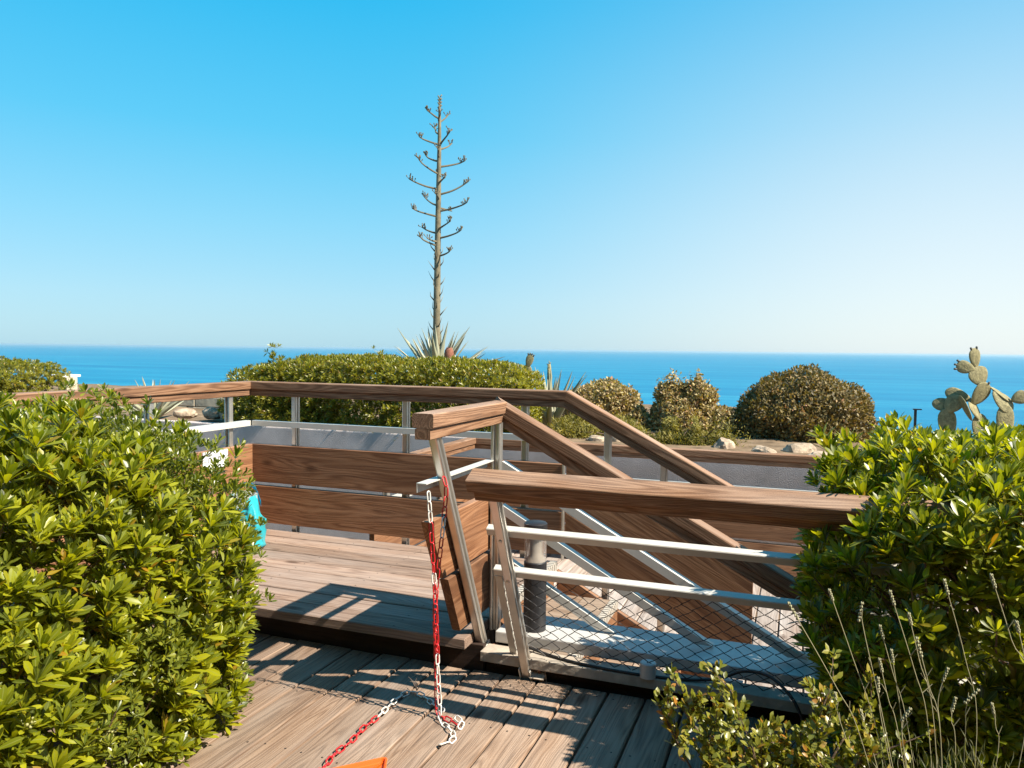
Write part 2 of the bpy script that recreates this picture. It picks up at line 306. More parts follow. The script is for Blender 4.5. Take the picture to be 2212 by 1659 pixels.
# sea
M_SEA, sn_, sl_, sb = new_mat('sea_water')
tc = sn_.new('ShaderNodeTexCoord')
mp = sn_.new('ShaderNodeMapping'); mp.inputs['Rotation'].default_value = (0, 0, R(-20)); mp.inputs['Scale'].default_value = (.0005, .009, 1); sl_.new(tc.outputs['Object'], mp.inputs[0])
n1 = sn_.new('ShaderNodeTexNoise'); n1.inputs['Scale'].default_value = 1; n1.inputs['Detail'].default_value = 6; n1.inputs['Roughness'].default_value = .6; sl_.new(mp.outputs[0], n1.inputs['Vector'])
cr = sn_.new('ShaderNodeValToRGB'); ce = cr.color_ramp.elements
ce[0].position = .32; ce[0].position = .40; ce[0].color = (.004, .118, .235, 1); ce[1].position = .66; ce[1].color = (.04, .25, .35, 1); q = ce.new(.53); q.color = (.007, .155, .275, 1)
mp2 = sn_.new('ShaderNodeMapping'); mp2.inputs['Rotation'].default_value = (0, 0, R(-16)); mp2.inputs['Scale'].default_value = (.004, .05, 1); sl_.new(tc.outputs['Object'], mp2.inputs[0])
n2 = sn_.new('ShaderNodeTexNoise'); n2.inputs['Scale'].default_value = 1; n2.inputs['Detail'].default_value = 5; n2.inputs['Roughness'].default_value = .65; sl_.new(mp2.outputs[0], n2.inputs['Vector'])
nm = sn_.new('ShaderNodeMix'); nm.data_type = 'FLOAT'; nm.inputs[0].default_value = .42; sl_.new(n1.outputs[0], nm.inputs[2]); sl_.new(n2.outputs[0], nm.inputs[3])
sl_.new(nm.outputs[0], cr.inputs[0]); sl_.new(cr.outputs[0], sb.inputs['Base Color'])
sb.inputs['Roughness'].default_value = .55; sb.inputs['Specular IOR Level'].default_value = .12
wv = sn_.new('ShaderNodeTexNoise'); wv.inputs['Scale'].default_value = .25; wv.inputs['Detail'].default_value = 4; sl_.new(tc.outputs['Object'], wv.inputs['Vector'])
bp = sn_.new('ShaderNodeBump'); bp.inputs['Strength'].default_value = .6; bp.inputs['Distance'].default_value = .6; sl_.new(wv.outputs[0], bp.inputs['Height']); sl_.new(bp.outputs[0], sb.inputs['Normal'])

# ---------------------------------------------------------------- the setting: sea, terrain, walls
S = 60000
struct('sea', mesh=mk([(-S, -2000, -62), (S, -2000, -62), (S, S, -62), (-S, S, -62)], [(0, 1, 2, 3)]), mats=M_SEA)
def terrain(name, u0, u1, v0, v1, nu, nv, hf, mat):
    vs = []; fs = []
    for j in range(nv+1):
        for i in range(nu+1):
            x = u0+(u1-u0)*i/nu; y = v0+(v1-v0)*j/nv; vs.append((x, y, hf(x, y)))
    for j in range(nv):
        for i in range(nu):
            a = j*(nu+1)+i; fs.append((a, a+1, a+nu+2, a+nu+1))
    return struct(name, mesh=mk(vs, fs, True), mats=mat)
def bed_h(x, y):
    h = .385 + .05*noise.noise(Vector((x*1.3, y*1.3, 0))) + .02*noise.noise(Vector((x*5, y*5, 3)))
    if y > 9.5 and x > .6: h -= (y-9.5)*.35*min(1, (x-.6)/.5)
    if y > 13.2: h -= (y-13.2)*.9
    return h
terrain('planting_bed', -16, 16, 7.10, 60, 130, 200, bed_h, M_SOIL)
def under_h(x, y): return -.98 + .03*noise.noise(Vector((x*2, y*2, 7))) - (max(0, -1-y)*.2)
terrain('ground', -16, 16, -8, 7.4, 60, 40, under_h, M_SOIL)

def box_mesh(lo, hi, bev=.006):
    bm = bmesh.new(); bmesh.ops.create_cube(bm, size=1)
    for v in bm.verts: v.co = Vector([(lo[i]+hi[i])/2 + v.co[i]*(hi[i]-lo[i]) for i in range(3)])
    if bev: bmesh.ops.bevel(bm, geom=bm.edges[:], offset=bev, segments=2, affect='EDGES', profile=.6)
    me = bpy.data.meshes.new('box'); bm.to_mesh(me); bm.free(); return me
rw = put('retaining_wall', box_mesh((-12.0, 7.0, -1.1), (9, 7.12, .415), .012), None, None, M_WALL)
tag(rw, 'long grey rendered retaining wall below the clipped hedge and planting bed', 'wall')
pw = thing('parapet_wall', (-1, 13.0, .3), 'dark low parapet with pale coping far behind the brown shrubs', 'wall')
put('wall_face', box_mesh((-3.2, 13.0, -.6), (.25, 13.2, .305), .01), None, pw, M_DARKPAR)
put('coping', box_mesh((-3.25, 12.96, .307), (.30, 13.24, .345), .008), None, pw, M_PALE)

# unseen timber building added behind the viewer to block sky light on camera-facing sides
hw = thing('sky_blocker_house', (-2, -2.2, -.16), 'unseen dark timber-clad block added behind the viewer to cut the sky light', 'sky_blocker_house')
put('wall', box_mesh((-9, -2.5, -.4), (5.5, -2.25, 3.6), .01), None, hw, M_DARKW)
put('blocker_roof', box_mesh((-9.6, -7.5, 3.6), (6.1, -1.5, 3.85), .02), None, hw, M_DARKPAR)
for x in (-6, -3, 0, 2.6):
    w_ = put('blocker_window', box_mesh((x, -2.249, .1), (x+1.5, -2.20, 2.2), .008), None, hw, M_ANTH)
    put('blocker_pane', box_mesh((x+.08, -2.199, .18), (x+1.42, -2.19, 2.12), .001), None, w_, plain('dark_pane', (.02, .025, .03), .08, 0, .5))
# ---------------------------------------------------------------- decks
SCR = {}
def plank_mesh(L, W, T, screws, bow=0.0):
    """length along X from 0, width centred on Y, top at Z=0; chamfered long edges; recessed dark screw heads"""
    c = .004; mb = MB()
    prof = [(W/2, -T), (W/2, -c), (W/2-c, 0), (0, bow), (-W/2+c, 0), (-W/2, -c), (-W/2, -T)]
    n = len(prof); v = []; f = []
    for x in (0, c, L-c, L):
        for y, z in prof: v.append((x, y, z - (c*.7 if x in (0, L) and z > -T else 0)))
    for s in range(3):
        for k in range(n): f.append((s*n+k, s*n+(k+1) % n, (s+1)*n+(k+1) % n, (s+1)*n+k))
    f.append(tuple(range(n-1, -1, -1))); f.append(tuple(range(3*n, 4*n)))
    mb.add(v, f, 0)
    for x in screws:
        for y in (-W*.3, W*.3):
            if 0 < x < L:
                k = 7; r_ = .0042
                mb.add([(x+r_*math.cos(2*math.pi*i/k), y+r_*math.sin(2*math.pi*i/k), .0012) for i in range(k)], [tuple(range(k))], 1)
    return mb.mesh()
deck = struct('deck', (-1.2, 1.0, -.16), label='weathered grey-brown timber deck in the foreground, boards running away from the viewer')
pm = [plank_mesh(4.9, .1485, .045, [4.9-.06-.42*k for k in range(9)], b) for b in (0, .001, -.0006)]
for i in range(-18, 26):
    x = -1.204 + .1585*i - .0793
    M = Matrix.Translation((x + rng.normal(0, .0008), -1.73 + rng.uniform(-.006, .008), -.16 + rng.normal(0, .0012))) @ Matrix.Rotation(R(90) + rng.normal(0, .0006), 4, 'Z') @ Matrix.Rotation(rng.normal(0, .005), 4, 'X')
    put('plank', pm[i % 3], M, deck, [M_DECK, M_SCREW])
plat = struct('platform', (-2.5, 3.8, 0), label='raised timber platform one step above the deck')
for i in range(9):
    L = 2.425; y = 3.10 + .155*i + .0755
    me = plank_mesh(L, .1425 + .004*(i % 2), .045, [.08, .55, 1.05, 1.55, 2.05, 2.36], .0005)
    put('plank', me, Matrix.Translation((-3.80 + rng.uniform(-.004, .004), y, rng.normal(0, .001))) @ Matrix.Rotation(rng.normal(0, .004), 4, 'X'), plat, [M_PLAT, M_SCREW])
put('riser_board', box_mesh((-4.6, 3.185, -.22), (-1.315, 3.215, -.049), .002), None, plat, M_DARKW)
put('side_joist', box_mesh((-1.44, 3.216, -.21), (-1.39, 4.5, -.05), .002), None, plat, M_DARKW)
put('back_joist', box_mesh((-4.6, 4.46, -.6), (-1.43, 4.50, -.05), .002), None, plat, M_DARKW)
walk = struct('lower_walkway', (0, 5.6, -.58), label='lower timber walkway beyond the stairs')
me = plank_mesh(2.25, .146, .04, [.1, .8, 1.5, 2.15], .0005)
for i in range(-17, 20):
    x = -.09 + .155*i - .0775
    put('plank', me, Matrix.Translation((x, 4.56 + rng.uniform(-.006, .006), -.58 + rng.normal(0, .001))) @ Matrix.Rotation(R(90), 4, 'Z'), walk, [M_LOW, M_SCREW])
me2 = plank_mesh(1.1, .146, .04, [.1, .6, 1.0], .0005)
for i in range(-1, 20):
    x = -.09 + .155*i - .0775
    put('plank', me2, Matrix.Translation((x, 3.44, -.58)) @ Matrix.Rotation(R(90), 4, 'Z'), walk, [M_LOW, M_SCREW])

# ---------------------------------------------------------------- railings
CAP = rrect(.092, .058, .008, 3, 0, -.029); SUB = rrect(.066, .042, .003, 1, 0, -.0805)
def posts_prof():
    return [rrect(.019, .04, .0075, 3, -.0155, 0), rrect(.019, .04, .0075, 3, .0155, 0), [(.009, .006), (-.009, .006), (-.009, -.006), (.009, -.006)]]
LBAR = [(.022, 0), (-.022, 0), (-.022, -.038), (-.018, -.038), (-.018, -.004), (.022, -.004)]
TUBE = rrect(.034, .034, .003, 1, 0, -.017)
def board_prof(w, t=.04): return rrect(t, w, .004, 1, 0, 0)
def handrail(parent, pts, end0=None, end1=None):
    pts = [Vector(p) for p in pts]; ds = [(pts[i+1]-pts[i]).normalized() for i in range(len(pts)-1)]
    for i in range(len(ds)):
        n0 = (ds[i-1]+ds[i]) if i > 0 else end0; n1 = (ds[i]+ds[i+1]) if i < len(ds)-1 else end1
        a = timber('handrail', pts[i], pts[i+1], CAP, M_RAIL, parent, n0=n0, n1=n1)
        timber('under_rail', pts[i], pts[i+1], SUB, M_RAIL, a, n0=n0, n1=n1)
def post(parent, p0, p1, side=(1, 0, 0)):
    return timber('post', p0, p1, posts_prof(), M_ALU, parent, upv=side)

SL = Vector((1, 0, -.53)).normalized()
# far railing: left side, far side, down the far side of the stairs
ra = thing('railing', (-3.715, 4.53, 0), 'long timber railing round the left and far sides of the platform and down the stairs', 'railing')
handrail(ra, [(-3.715, .6, 1.05), (-3.715, 4.53, 1.05), (-1.32, 4.53, 1.05), (-.20, 4.53, 1.05-.53*1.12)])
for y in (1.6, 2.4, 3.61, 4.31): post(ra, (-3.715, y, -.05), (-3.715, y, .95), (0, 1, 0))
for x in (-3.33, -2.45, -1.607): post(ra, (x, 4.545, -.05), (x, 4.545, .95), (1, 0, 0))
for x in (-1.075, -.735): post(ra, (x, 4.545, -.62), (x, 4.545, .95-.53*(x+1.32)), (1, 0, 0))
timber('metal_bar', (-3.685, .7, .772), (-3.685, 4.475, .772), LBAR, M_BAR, ra)
timber('metal_bar', (-3.66, 4.505, .772), (-1.36, 4.505, .772), LBAR, M_BAR, ra)
timber('metal_bar', (-1.34, 4.505, .755), (-.22, 4.505, .755-.53*1.12), LBAR, M_BAR, ra)
for z0, z1 in ((.335, .605), (.045, .31)):
    h = z1-z0; zc = (z0+z1)/2
    timber('board', (-3.668, .8, zc), (-3.668, 4.475, zc), board_prof(h), M_BOARD, ra)
    timber('board', (-3.66, 4.497, zc), (-1.335, 4.497, zc), board_prof(h), M_BOARD, ra)
    # inclined boards of the stairs, ends plumb
    timber('board', (-1.315, 4.497, zc), (-.215, 4.497, zc-.53*1.1), board_prof(h*.882), M_BOARD, ra, n0=(1, 0, 0), n1=(1, 0, 0))
timber('flat_bar', (-1.326, 4.46, .02), (-1.326, 4.46, .62), rrect(.012, .03, .002, 1), M_ALU, ra, upv=(0, 1, 0))

# near railing: short level piece over the platform edge, then down the near side of the stairs
rb = thing('railing', (-1.35, 3.3, 0), 'short timber handrail with leaning front post and board panel where the red-white chain hangs', 'railing')
handrail(rb, [(-1.35, 2.635, 1.05), (-1.35, 3.465, 1.05), (.55, 3.465, 1.05-.53*1.9)])
def lean1(h): return 2.745 + .50*(.947-h)
p_ = post(rb, (-1.35, lean1(-.14), -.14), (-1.35, lean1(.955), .955), (1, 0, 0))
post(rb, (-1.345, 3.40, -.05), (-1.345, 3.40, .95), (0, 1, 0))
timber('metal_bar', (-1.374, 2.675, .772), (-1.374, 3.40, .772), [(-a, b) for a, b in LBAR][::-1], M_BAR, rb)
for z0, z1, off in ((.335, .60, -.16), (.05, .318, -.125)):
    zc = (z0+z1)/2
    timber('board', (-1.398, lean1(zc)+off, zc), (-1.398, 3.44, zc), board_prof(z1-z0), M_BOARD, rb, n0=(0, 1, .5))
for z in (.765, .555, .315):
    x1 = -1.32 + (z - .012)/.545
    timber('metal_bar', (-1.32, 3.43, z), (x1, 3.43, .012), LBAR, M_BAR, rb, n1=(0, 0, 1))

# near fence along the deck edge, leaning towards the viewer
fb = thing('fence', (-.3, 3.19, -.16), 'leaning fence with thick timber handrail, two pale metal bars and wire mesh', 'fence')
def leanB(h): return 3.19 - .48*(h+.16)
LB = Vector((0, -.48, 1)).normalized()          # up direction of the leaning fence
def pB(x, h, off=0): return Vector((x, leanB(h), h)) + Vector((0, 1, .48)).normalized()*off
a_ = timber('handrail', pB(-1.19, .815), pB(2.2, .815), CAP, M_RAIL, fb, upv=LB)
timber('under_rail', pB(-1.17, .815), pB(2.2, .815), SUB, M_RAIL, a_, upv=LB)
for x in (-1.10, .42, 1.9): post(fb, pB(x, -.19), pB(x, .73), (1, 0, 0))
for h, x0 in ((.563, -1.175), (.372, -1.178)):
    timber('metal_bar', pB(x0, h, .037), pB(2.2, h, .037), TUBE, M_BAR, fb, upv=LB)
timber('end_upright', pB(-1.165, -.07, .034), pB(-1.165, .333, .034), rrect(.034, .012, .002, 1), M_BAR, fb, upv=(0, 1, 0))
mb = MB(); W_ = .076; H_ = .026; h0 = -.06; h1 = .335
nw = int((2.1+1.15)/W_)*2; rows = int((h1-h0)/H_)
for i in range(nw):
    x = -1.145 + i*W_/2; pts = []
    for k in range(rows+1):
        s = (1 if (k+i) % 2 else -1); j = rng.normal(0, .0022, 2)
        q = pB(x + s*W_*.25*.98 + j[0], h0 + k*H_ + j[1], .034 + (.0015 if k % 2 else -.0015))
        if k: pts.append((pts[-1]+q)/2 + Vector((0, 0, -.0015*s)))
        pts.append(q)
    mb.tube(pts, .0021, 4)
tag(put('wire_mesh', mb.mesh(), None, fb, M_WIRE), kind='stuff', label='dark diamond wire mesh below the lower bar')
for h in (.545, .355):
    mb = MB(); q = pB(-1.10, h, -.021); d = Vector((0, -1, -.48)).normalized(); mb.tube([q, q + d*.006], .008, 8); mb.tube([q + d*.006, q + d*.0085], [.008, .004], 8)
    put('bolt', mb.mesh(), None, fb, M_ALU)
# feet of the leaning posts: torn sleeve, angle plate and bolt
def foot(parent, base, tip):
    d = (tip-base).normalized(); mb = MB(); F = frame(base, tip, (1, 0, 0))
    mb.box((-.01, -.03, -.027), (.115, .03, -.0225), 0, F); mb.box((-.01, -.03, .0225), (.108, .03, .027), 0, F); mb.box((-.01, -.0335, -.022), (.10, -.029, .022), 0, F)
    fo = put('post_foot', mb.mesh(), None, parent, M_BAR)
    mb = MB()
    for k in range(7): mb.box((-.02, .004*k-.02, .03+.009*k), (.05+.016*((k*5) % 4), .004*k-.017, .036+.009*k), 0, F)
    mb.box((.075, -.012, .02), (.081, .035, .085), 0, F)
    put('bracket', mb.mesh(), None, fo, M_KERB)
    mb = MB(); mb.tube([F @ Vector((.06, .0, .06)), F @ Vector((.115, .0, .06))], .006, 8); mb.tube([F @ Vector((.098, .0, .06)), F @ Vector((.108, .0, .06))], .0105, 6)
    put('bolt', mb.mesh(), None, fo, M_RUST)
foot(rb, Vector((-1.35, lean1(-.165), -.165)), Vector((-1.35, lean1(.9), .9)))
foot(fb, pB(-1.10, -.20), pB(-1.10, .7))

# lower walkway railing in front of the retaining wall
rc = thing('railing', (-2.86, 6.63, -.58), 'lower timber handrail with boards in front of the grey retaining wall', 'railing')
handrail(rc, [(-2.86, 4.75, .47), (-2.86, 6.63, .47), (6.5, 6.63, .47)])
for x in (-2.35, -1.075, .2, 1.5, 2.8): post(rc, (x, 6.645, -.62), (x, 6.645, .37), (1, 0, 0))
for y in (5.0, 5.9): post(rc, (-2.86, y, -.62), (-2.86, y, .37), (0, 1, 0))
timber('metal_bar', (-2.80, 6.6, .19), (6.5, 6.6, .19), LBAR, M_BAR, rc)
timber('metal_bar', (-2.83, 4.8, .19), (-2.83, 6.58, .19), LBAR, M_BAR, rc)
for z0, z1 in ((-.245, .025), (-.535, -.27)):
    zc = (z0+z1)/2
    timber('board', (-2.80, 6.60, zc), (6.5, 6.60, zc), board_prof(z1-z0), M_BOARD, rc)
    timber('board', (-2.815, 4.72, zc), (-2.815, 6.575, zc), board_prof(z1-z0), M_BOARD, rc)

# staircase: two treads with serrated pale edging between the platform and the lower walkway
st = thing('staircase', (-.8, 4.0, -.58), 'short timber staircase with serrated pale step edging going down beside the platform', 'staircase')
def nosing(x, z, parent):
    mb = MB(); y = 3.52
    while y < 4.46:
        mb.box((x-.034, y, z+.001), (x+.006, y+.022, z+.010)); mb.box((x+.0005, y, z-.04), (x+.009, y+.022, z-.0005)); y += .034
    mb.box((x-.03, 3.52, z+.0005), (x+.004, 4.46, z+.004))
    put('step_edging', mb.mesh(), None, parent, M_NOSE)
for k, (x0, x1, z) in enumerate(((-1.40, -.985, -.193), (-1.0, -.60, -.387))):
    tr = put('tread', box_mesh((x0, 3.51, z-.045), ((x0+x1)/2-.004, 4.47, z), .003), None, st, M_TREAD)
    put('tread', box_mesh(((x0+x1)/2+.004, 3.51, z-.045), (x1, 4.47, z), .003), None, st, M_TREAD)
    nosing(x1, z, tr)
    put('riser', box_mesh((x0+.0, 3.512, z+.003), (x0+.02, 4.468, z+.147), .002), None, st, M_BOARD)
put('riser', box_mesh((-.62, 3.512, -.578), (-.60, 4.468, -.434), .002), None, st, M_BOARD)
nosing(-1.366, -.002, st)
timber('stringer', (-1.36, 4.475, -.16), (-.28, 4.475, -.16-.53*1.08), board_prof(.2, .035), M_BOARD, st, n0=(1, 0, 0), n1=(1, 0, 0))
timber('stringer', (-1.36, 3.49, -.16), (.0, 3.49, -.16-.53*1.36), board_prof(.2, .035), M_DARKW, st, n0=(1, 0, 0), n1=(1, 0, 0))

bm_ = thing('steel_beam', (-.2, 3.4, -.05), 'white painted flat beam running from the railing corner to the right', 'beam')
put('top_plate', box_mesh((-1.285, 3.252, -.052), (1.6, 3.54, 0.0), .006), None, bm_, M_BEAM)
mb = MB(); mb.tube([(-1.255, 3.36, .0), (-1.255, 3.36, .045)], .006, 8); mb.tube([(-1.255, 3.36, .001), (-1.255, 3.36, .012)], .014, 6); mb.tube([(-1.255, 3.36, .018), (-1.255, 3.36, .030)], .011, 6)
put('bolt', mb.mesh(), None, bm_, M_RUST)
kb = put('kerb_board', box_mesh((-1.315, 3.145, -.105), (1.6, 3.248, -.06), .004), None, None, M_KERB)
tag(kb, 'pale worn board lying below the white beam at the foot of the wire mesh', 'board')
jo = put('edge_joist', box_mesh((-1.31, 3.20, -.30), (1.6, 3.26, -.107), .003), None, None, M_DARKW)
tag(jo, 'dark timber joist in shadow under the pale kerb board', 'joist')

# bollard light
bl = thing('bollard_light', (-1.125, 3.345, 0), 'dark cylindrical bollard light with clear band standing behind the wire mesh', 'lamp')
def bl_part(name, prof, mat, n=32, parent=bl):
    mb = MB(); mb.lathe(prof, n, 0, (-1.125, 3.345, 0)); me = mb.mesh(True); me.set_sharp_from_angle(angle=R(40)); return put(name, me, None, parent, mat)
r0 = .053
bl_part('body', [(0, .001), (r0, .001), (r0, .318), (r0-.004, .322), (0, .322)], M_ANTH)
bl_part('reflector', [(r0-.006, .3225), (r0-.012, .333), (.028, .352), (.026, .425), (.045, .435), (0, .436)], M_KERB)
bl_part('clear_tube', [(r0-.002, .3225), (r0-.002, .4445)], M_GLASS)
bl_part('cap', [(0, .4452), (r0, .4452), (r0+.001, .447), (r0+.001, .497), (r0-.006, .503), (0, .505)], M_ANTH)

# cable, pipe cap
mb = MB()
cp = [(-1.12, 3.235, -.045), (-1.0, 3.20, -.052), (-.85, 3.165, -.053), (-.62, 3.15, -.053), (-.42, 3.17, -.053), (-.28, 3.20, -.04), (-.18, 3.19, .012), (-.08, 3.12, .035), (.0, 3.05, .0), (.04, 3.02, -.06), (.06, 3.0, -.12), (.07, 2.99, -.16)]
def smooth_path(p, k=6):
    p = [Vector(q) for q in p]; out = []
    for i in range(len(p)-1):
        a, b, c_, d = p[max(i-1, 0)], p[i], p[i+1], p[min(i+2, len(p)-1)]
        for j in range(k):
            t = j/k; out.append(.5*((2*b) + (c_-a)*t + (2*a-5*b+4*c_-d)*t*t + (3*b-a-3*c_+d)*t**3))
    out.append(p[-1]); return out
mb.tube(smooth_path(cp), .0065, 8)
tag(put('cable', mb.mesh(True), None, None, M_CABLE), 'black cable looping along the kerb board behind the wire mesh', 'cable')
mb = MB(); mb.lathe([(.0, .062), (.03, .062), (.034, .058), (.035, .0), (.0, 0)], 20, 0, (-.56, 3.16, -.0595))
tag(put('pipe_cap', mb.mesh(), None, None, M_BEAM), 'small pale round pipe cap on the kerb board', 'cap')

# ---------------------------------------------------------------- chain
def link_mesh(L=.048, W=.0235, r_=.0029, mat=None):
    pts = []
    for k in range(8): a = R(-90 + 180*k/7); pts.append(Vector(((L/2-W/2) + (W/2-r_)*math.cos(a), (W/2-r_)*math.sin(a), 0)))
    for k in range(8): a = R(90 + 180*k/7); pts.append(Vector((-(L/2-W/2) + (W/2-r_)*math.cos(a), (W/2-r_)*math.sin(a), 0)))
    n = len(pts); v = []; f = []; m = 6
    for i, p in enumerate(pts):
        d = (pts[(i+1) % n]-pts[i-1]).normalized(); s = Vector((d.y, -d.x, 0))
        for k in range(m): a = 2*math.pi*k/m; v.append(p + s*math.cos(a)*r_ + Vector((0, 0, 1))*math.sin(a)*r_)
    for i in range(n):
        for k in range(m): f.append((i*m+k, i*m+(k+1) % m, ((i+1) % n)*m+(k+1) % m, ((i+1) % n)*m+k))
    me = mk(v, f, True); me.materials.append(mat); return me
LW = link_mesh(mat=M_CHW); LR = link_mesh(mat=M_CHR)
def chain(label, path, colours, pitch=.0405, flat=True):
    p = smooth_path(path, 10); t = thing('plastic_chain', p[-1], label, 'chain', None)
    acc = [0.0]
    for i in range(1, len(p)): acc.append(acc[-1] + (p[i]-p[i-1]).length)
    def at(s):
        s = min(max(s, 0), acc[-1]); i = 0
        while i < len(acc)-2 and acc[i+1] < s: i += 1
        w = (s-acc[i])/max(acc[i+1]-acc[i], 1e-9); return p[i].lerp(p[i+1], w)
    n = int(acc[-1]/pitch)
    for k in range(n):
        s = (k+.5)*pitch; c_ = at(s); a = at(s-pitch*.55); b = at(s+pitch*.55)
        lying = abs((b-a).normalized().z) < .5
        roll = ((R(38) if k % 2 else R(-40)) if lying else (R(20) if k % 2 else R(110))) + rng.normal(0, .15)
        M = frame(c_, c_+(b-a), (0, 0, 1) if lying else (0, 1, 0)) @ Matrix.Rotation(roll, 4, 'X')
        put('link', LR if colours(k/n, k) else LW, M, t)
    return t
Zd = -.152
def col1(t, k): return .17 < t < .62
chain('red and white chain hanging in front of the leaning post down to the deck',
      [(-1.338, 2.665, .745), (-1.328, 2.67, .6), (-1.312, 2.68, .3), (-1.302, 2.69, .0), (-1.295, 2.69, -.10), (-1.28, 2.665, Zd), (-1.22, 2.62, Zd), (-1.185, 2.58, Zd), (-1.172, 2.55, Zd), (-1.185, 2.52, Zd), (-1.205, 2.49, Zd)], lambda t, k: .10 < t < .26 or .30 < t < .56)
chain('second red strand of chain beside the hanging one, folded onto the deck',
      [(-1.318, 2.755, .79), (-1.300, 2.745, .74), (-1.305, 2.73, .60), (-1.322, 2.70, .3), (-1.318, 2.705, .05), (-1.318, 2.71, -.08), (-1.315, 2.715, Zd), (-1.27, 2.68, Zd+.006), (-1.215, 2.655, Zd+.006), (-1.185, 2.645, Zd), (-1.20, 2.675, Zd+.008), (-1.25, 2.705, Zd+.008)], lambda t, k: t < .12 or .18 < t < .9)
chain('red chain with white end lying stretched across the deck boards',
      [(-1.30, 2.74, Zd), (-1.37, 2.78, Zd), (-1.44, 2.83, Zd), (-1.50, 2.845, Zd), (-1.525, 2.79, Zd), (-1.525, 2.70, Zd), (-1.52, 2.60, Zd), (-1.525, 2.5, Zd), (-1.515, 2.4, Zd), (-1.52, 2.3, Zd), (-1.505, 2.2, Zd), (-1.51, 2.05, Zd), (-1.50, 1.9, Zd)], lambda t, k: t > .40)
mb = MB()
for k in range(9):
    a = rng.uniform(0, 6.28); q = Vector((-1.49, 2.87, -.155)); e = q + Vector((math.cos(a)*.04, math.sin(a)*.02, rng.uniform(.02, .075)))
    mb.tube([q, q.lerp(e, .5) + Vector((rng.normal(0, .006), 0, .01)), e], [.0022, .0015, .0007], 4)
tag(put('dry_twig', mb.mesh(), None, None, M_TWIG), 'small dry dark twig lying where the pale chain bends', 'twig')

# orange tray corner
def tray():
    t = thing('plastic_tray', (-1.34, 2.22, -.16), 'bright orange plastic tray with rounded corner at the bottom of the picture', 'tray')
    o = Vector((-1.312, 2.312, -.158)); e1 = Vector((-.70, -.715, 0)).normalized(); e2 = Vector((.42, -.907, 0)).normalized()
    def P(a, b, z): return o + e1*a + e2*b + Vector((0, 0, z))
    A, B, Rr = .26, .30, .022
    def ring(ins, z):
        pts = []
        r_ = max(Rr-ins, .004)
        for (ca, cb, a0) in ((ins+r_, ins+r_, 180), (A-ins-r_, ins+r_, 270), (A-ins-r_, B-ins-r_, 0), (ins+r_, B-ins-r_, 90)):
            for k in range(5):
                a = R(a0+90*k/4); pts.append(P(ca+r_*math.cos(a), cb+r_*math.sin(a), z))
        return pts
    rings = [ring(.008, 0), ring(0, .030), ring(0, .034), ring(.003, .036), ring(.008, .034), ring(.012, .024), ring(.016, .022)]
    v = [q for r_ in rings for q in r_]; n = 20; f = []
    for i in range(len(rings)-1):
        for k in range(n): f.append((i*n+k, (i+1)*n+k, (i+1)*n+(k+1) % n, i*n+(k+1) % n))
    f.append(tuple(range((len(rings)-1)*n, len(rings)*n))[::-1]); put('shell', mk(v, f), None, t, M_ORANGE)
    mb = MB(); mb.tube([P(.018, .018, .023), P(.13, .15, .034), P(.24, .28, .023)], .004, 6); put('rib', mb.mesh(True), None, t, M_ORANGE)
tray()

# ---------------------------------------------------------------- shopping bag, sign plate
bag = thing('shopping_bag', (-3.33, 4.02, 0), 'crumpled turquoise shopping bag with white print standing on the platform', 'bag')
BM = Matrix.Translation((-3.365, 4.02, .002)) @ Matrix.Rotation(R(14), 4, 'Z') @ Matrix.Diagonal((.90, .9, .97, 1))
v = []; f = []; n = 64; zs = [0, .008, .025, .05, .075, .10, .125, .15, .175, .20, .225, .25, .27, .29, .31, .328, .345]
for j, z in enumerate(zs):
    t = z/.345; hw = .170*(1-.05*t) - .075*max(0, t-.5)/.5 - (.012 if j == 0 else 0); hd = .085*(1-.25*t) - (.012 if j == 0 else 0)
    for k in range(n):
        a = 2*math.pi*k/n; ca, sa = math.cos(a), math.sin(a)
        x = hw*math.copysign(abs(ca)**.45, ca); y = hd*math.copysign(abs(sa)**.45, sa)
        zz = z
        if t > .6 and sa < 0: zz = z - (t-.6)*.22*(1-abs(x/hw)**2)      # front rim sags
        w = -abs(noise.noise(Vector((x*13, y*13, z*10))))*.045 + noise.noise(Vector((x*30, y*30, z*24+4)))*.013 + .008
        v.append((x*(1+w*2), y + w*(1.6 if sa < 0 else .8), zz + w*.4))
for j in range(len(zs)-1):
    for k in range(n): f.append((j*n+k, j*n+(k+1) % n, (j+1)*n+(k+1) % n, (j+1)*n+k))
f.append(tuple(range(n-1, -1, -1))); put('body', mk(v, f, True), BM, bag, M_BAG)
mb = MB()
mb.add([(-.10, .035, .22), (.105, .03, .20), (.10, .045, .355), (.01, .05, .37), (-.11, .045, .35)], [(0, 1, 2, 3, 4)])
mb.add([(-.12, -.03, .20), (.06, -.045, .19), (.075, -.02, .30), (-.02, .0, .345), (-.10, .0, .32)], [(0, 1, 2, 3, 4)])
put('paper', mb.mesh(), BM, bag, M_PAPER)
def strap(pts, w, mat):
    mb = MB(); p = smooth_path(pts, 5); v = []; f = []
    for q in p: v += [q + Vector((0, 0, w/2)) , q - Vector((0, 0, w/2)), q + Vector((0, .004, w/2)), q + Vector((0, .004, -w/2))]
    for i in range(len(p)-1):
        a = 4*i; f += [(a, a+1, a+5, a+4), (a+2, a+6, a+7, a+3), (a, a+4, a+6, a+2), (a+1, a+3, a+7, a+5)]
    mb.add(v, f); put('handle', mb.mesh(), BM, bag, mat)
strap([(-.07, .06, .30), (-.055, .06, .385), (.0, .06, .408), (.055, .06, .400), (.085, .06, .36), (.12, .055, .28)], .03, M_BAGIN)
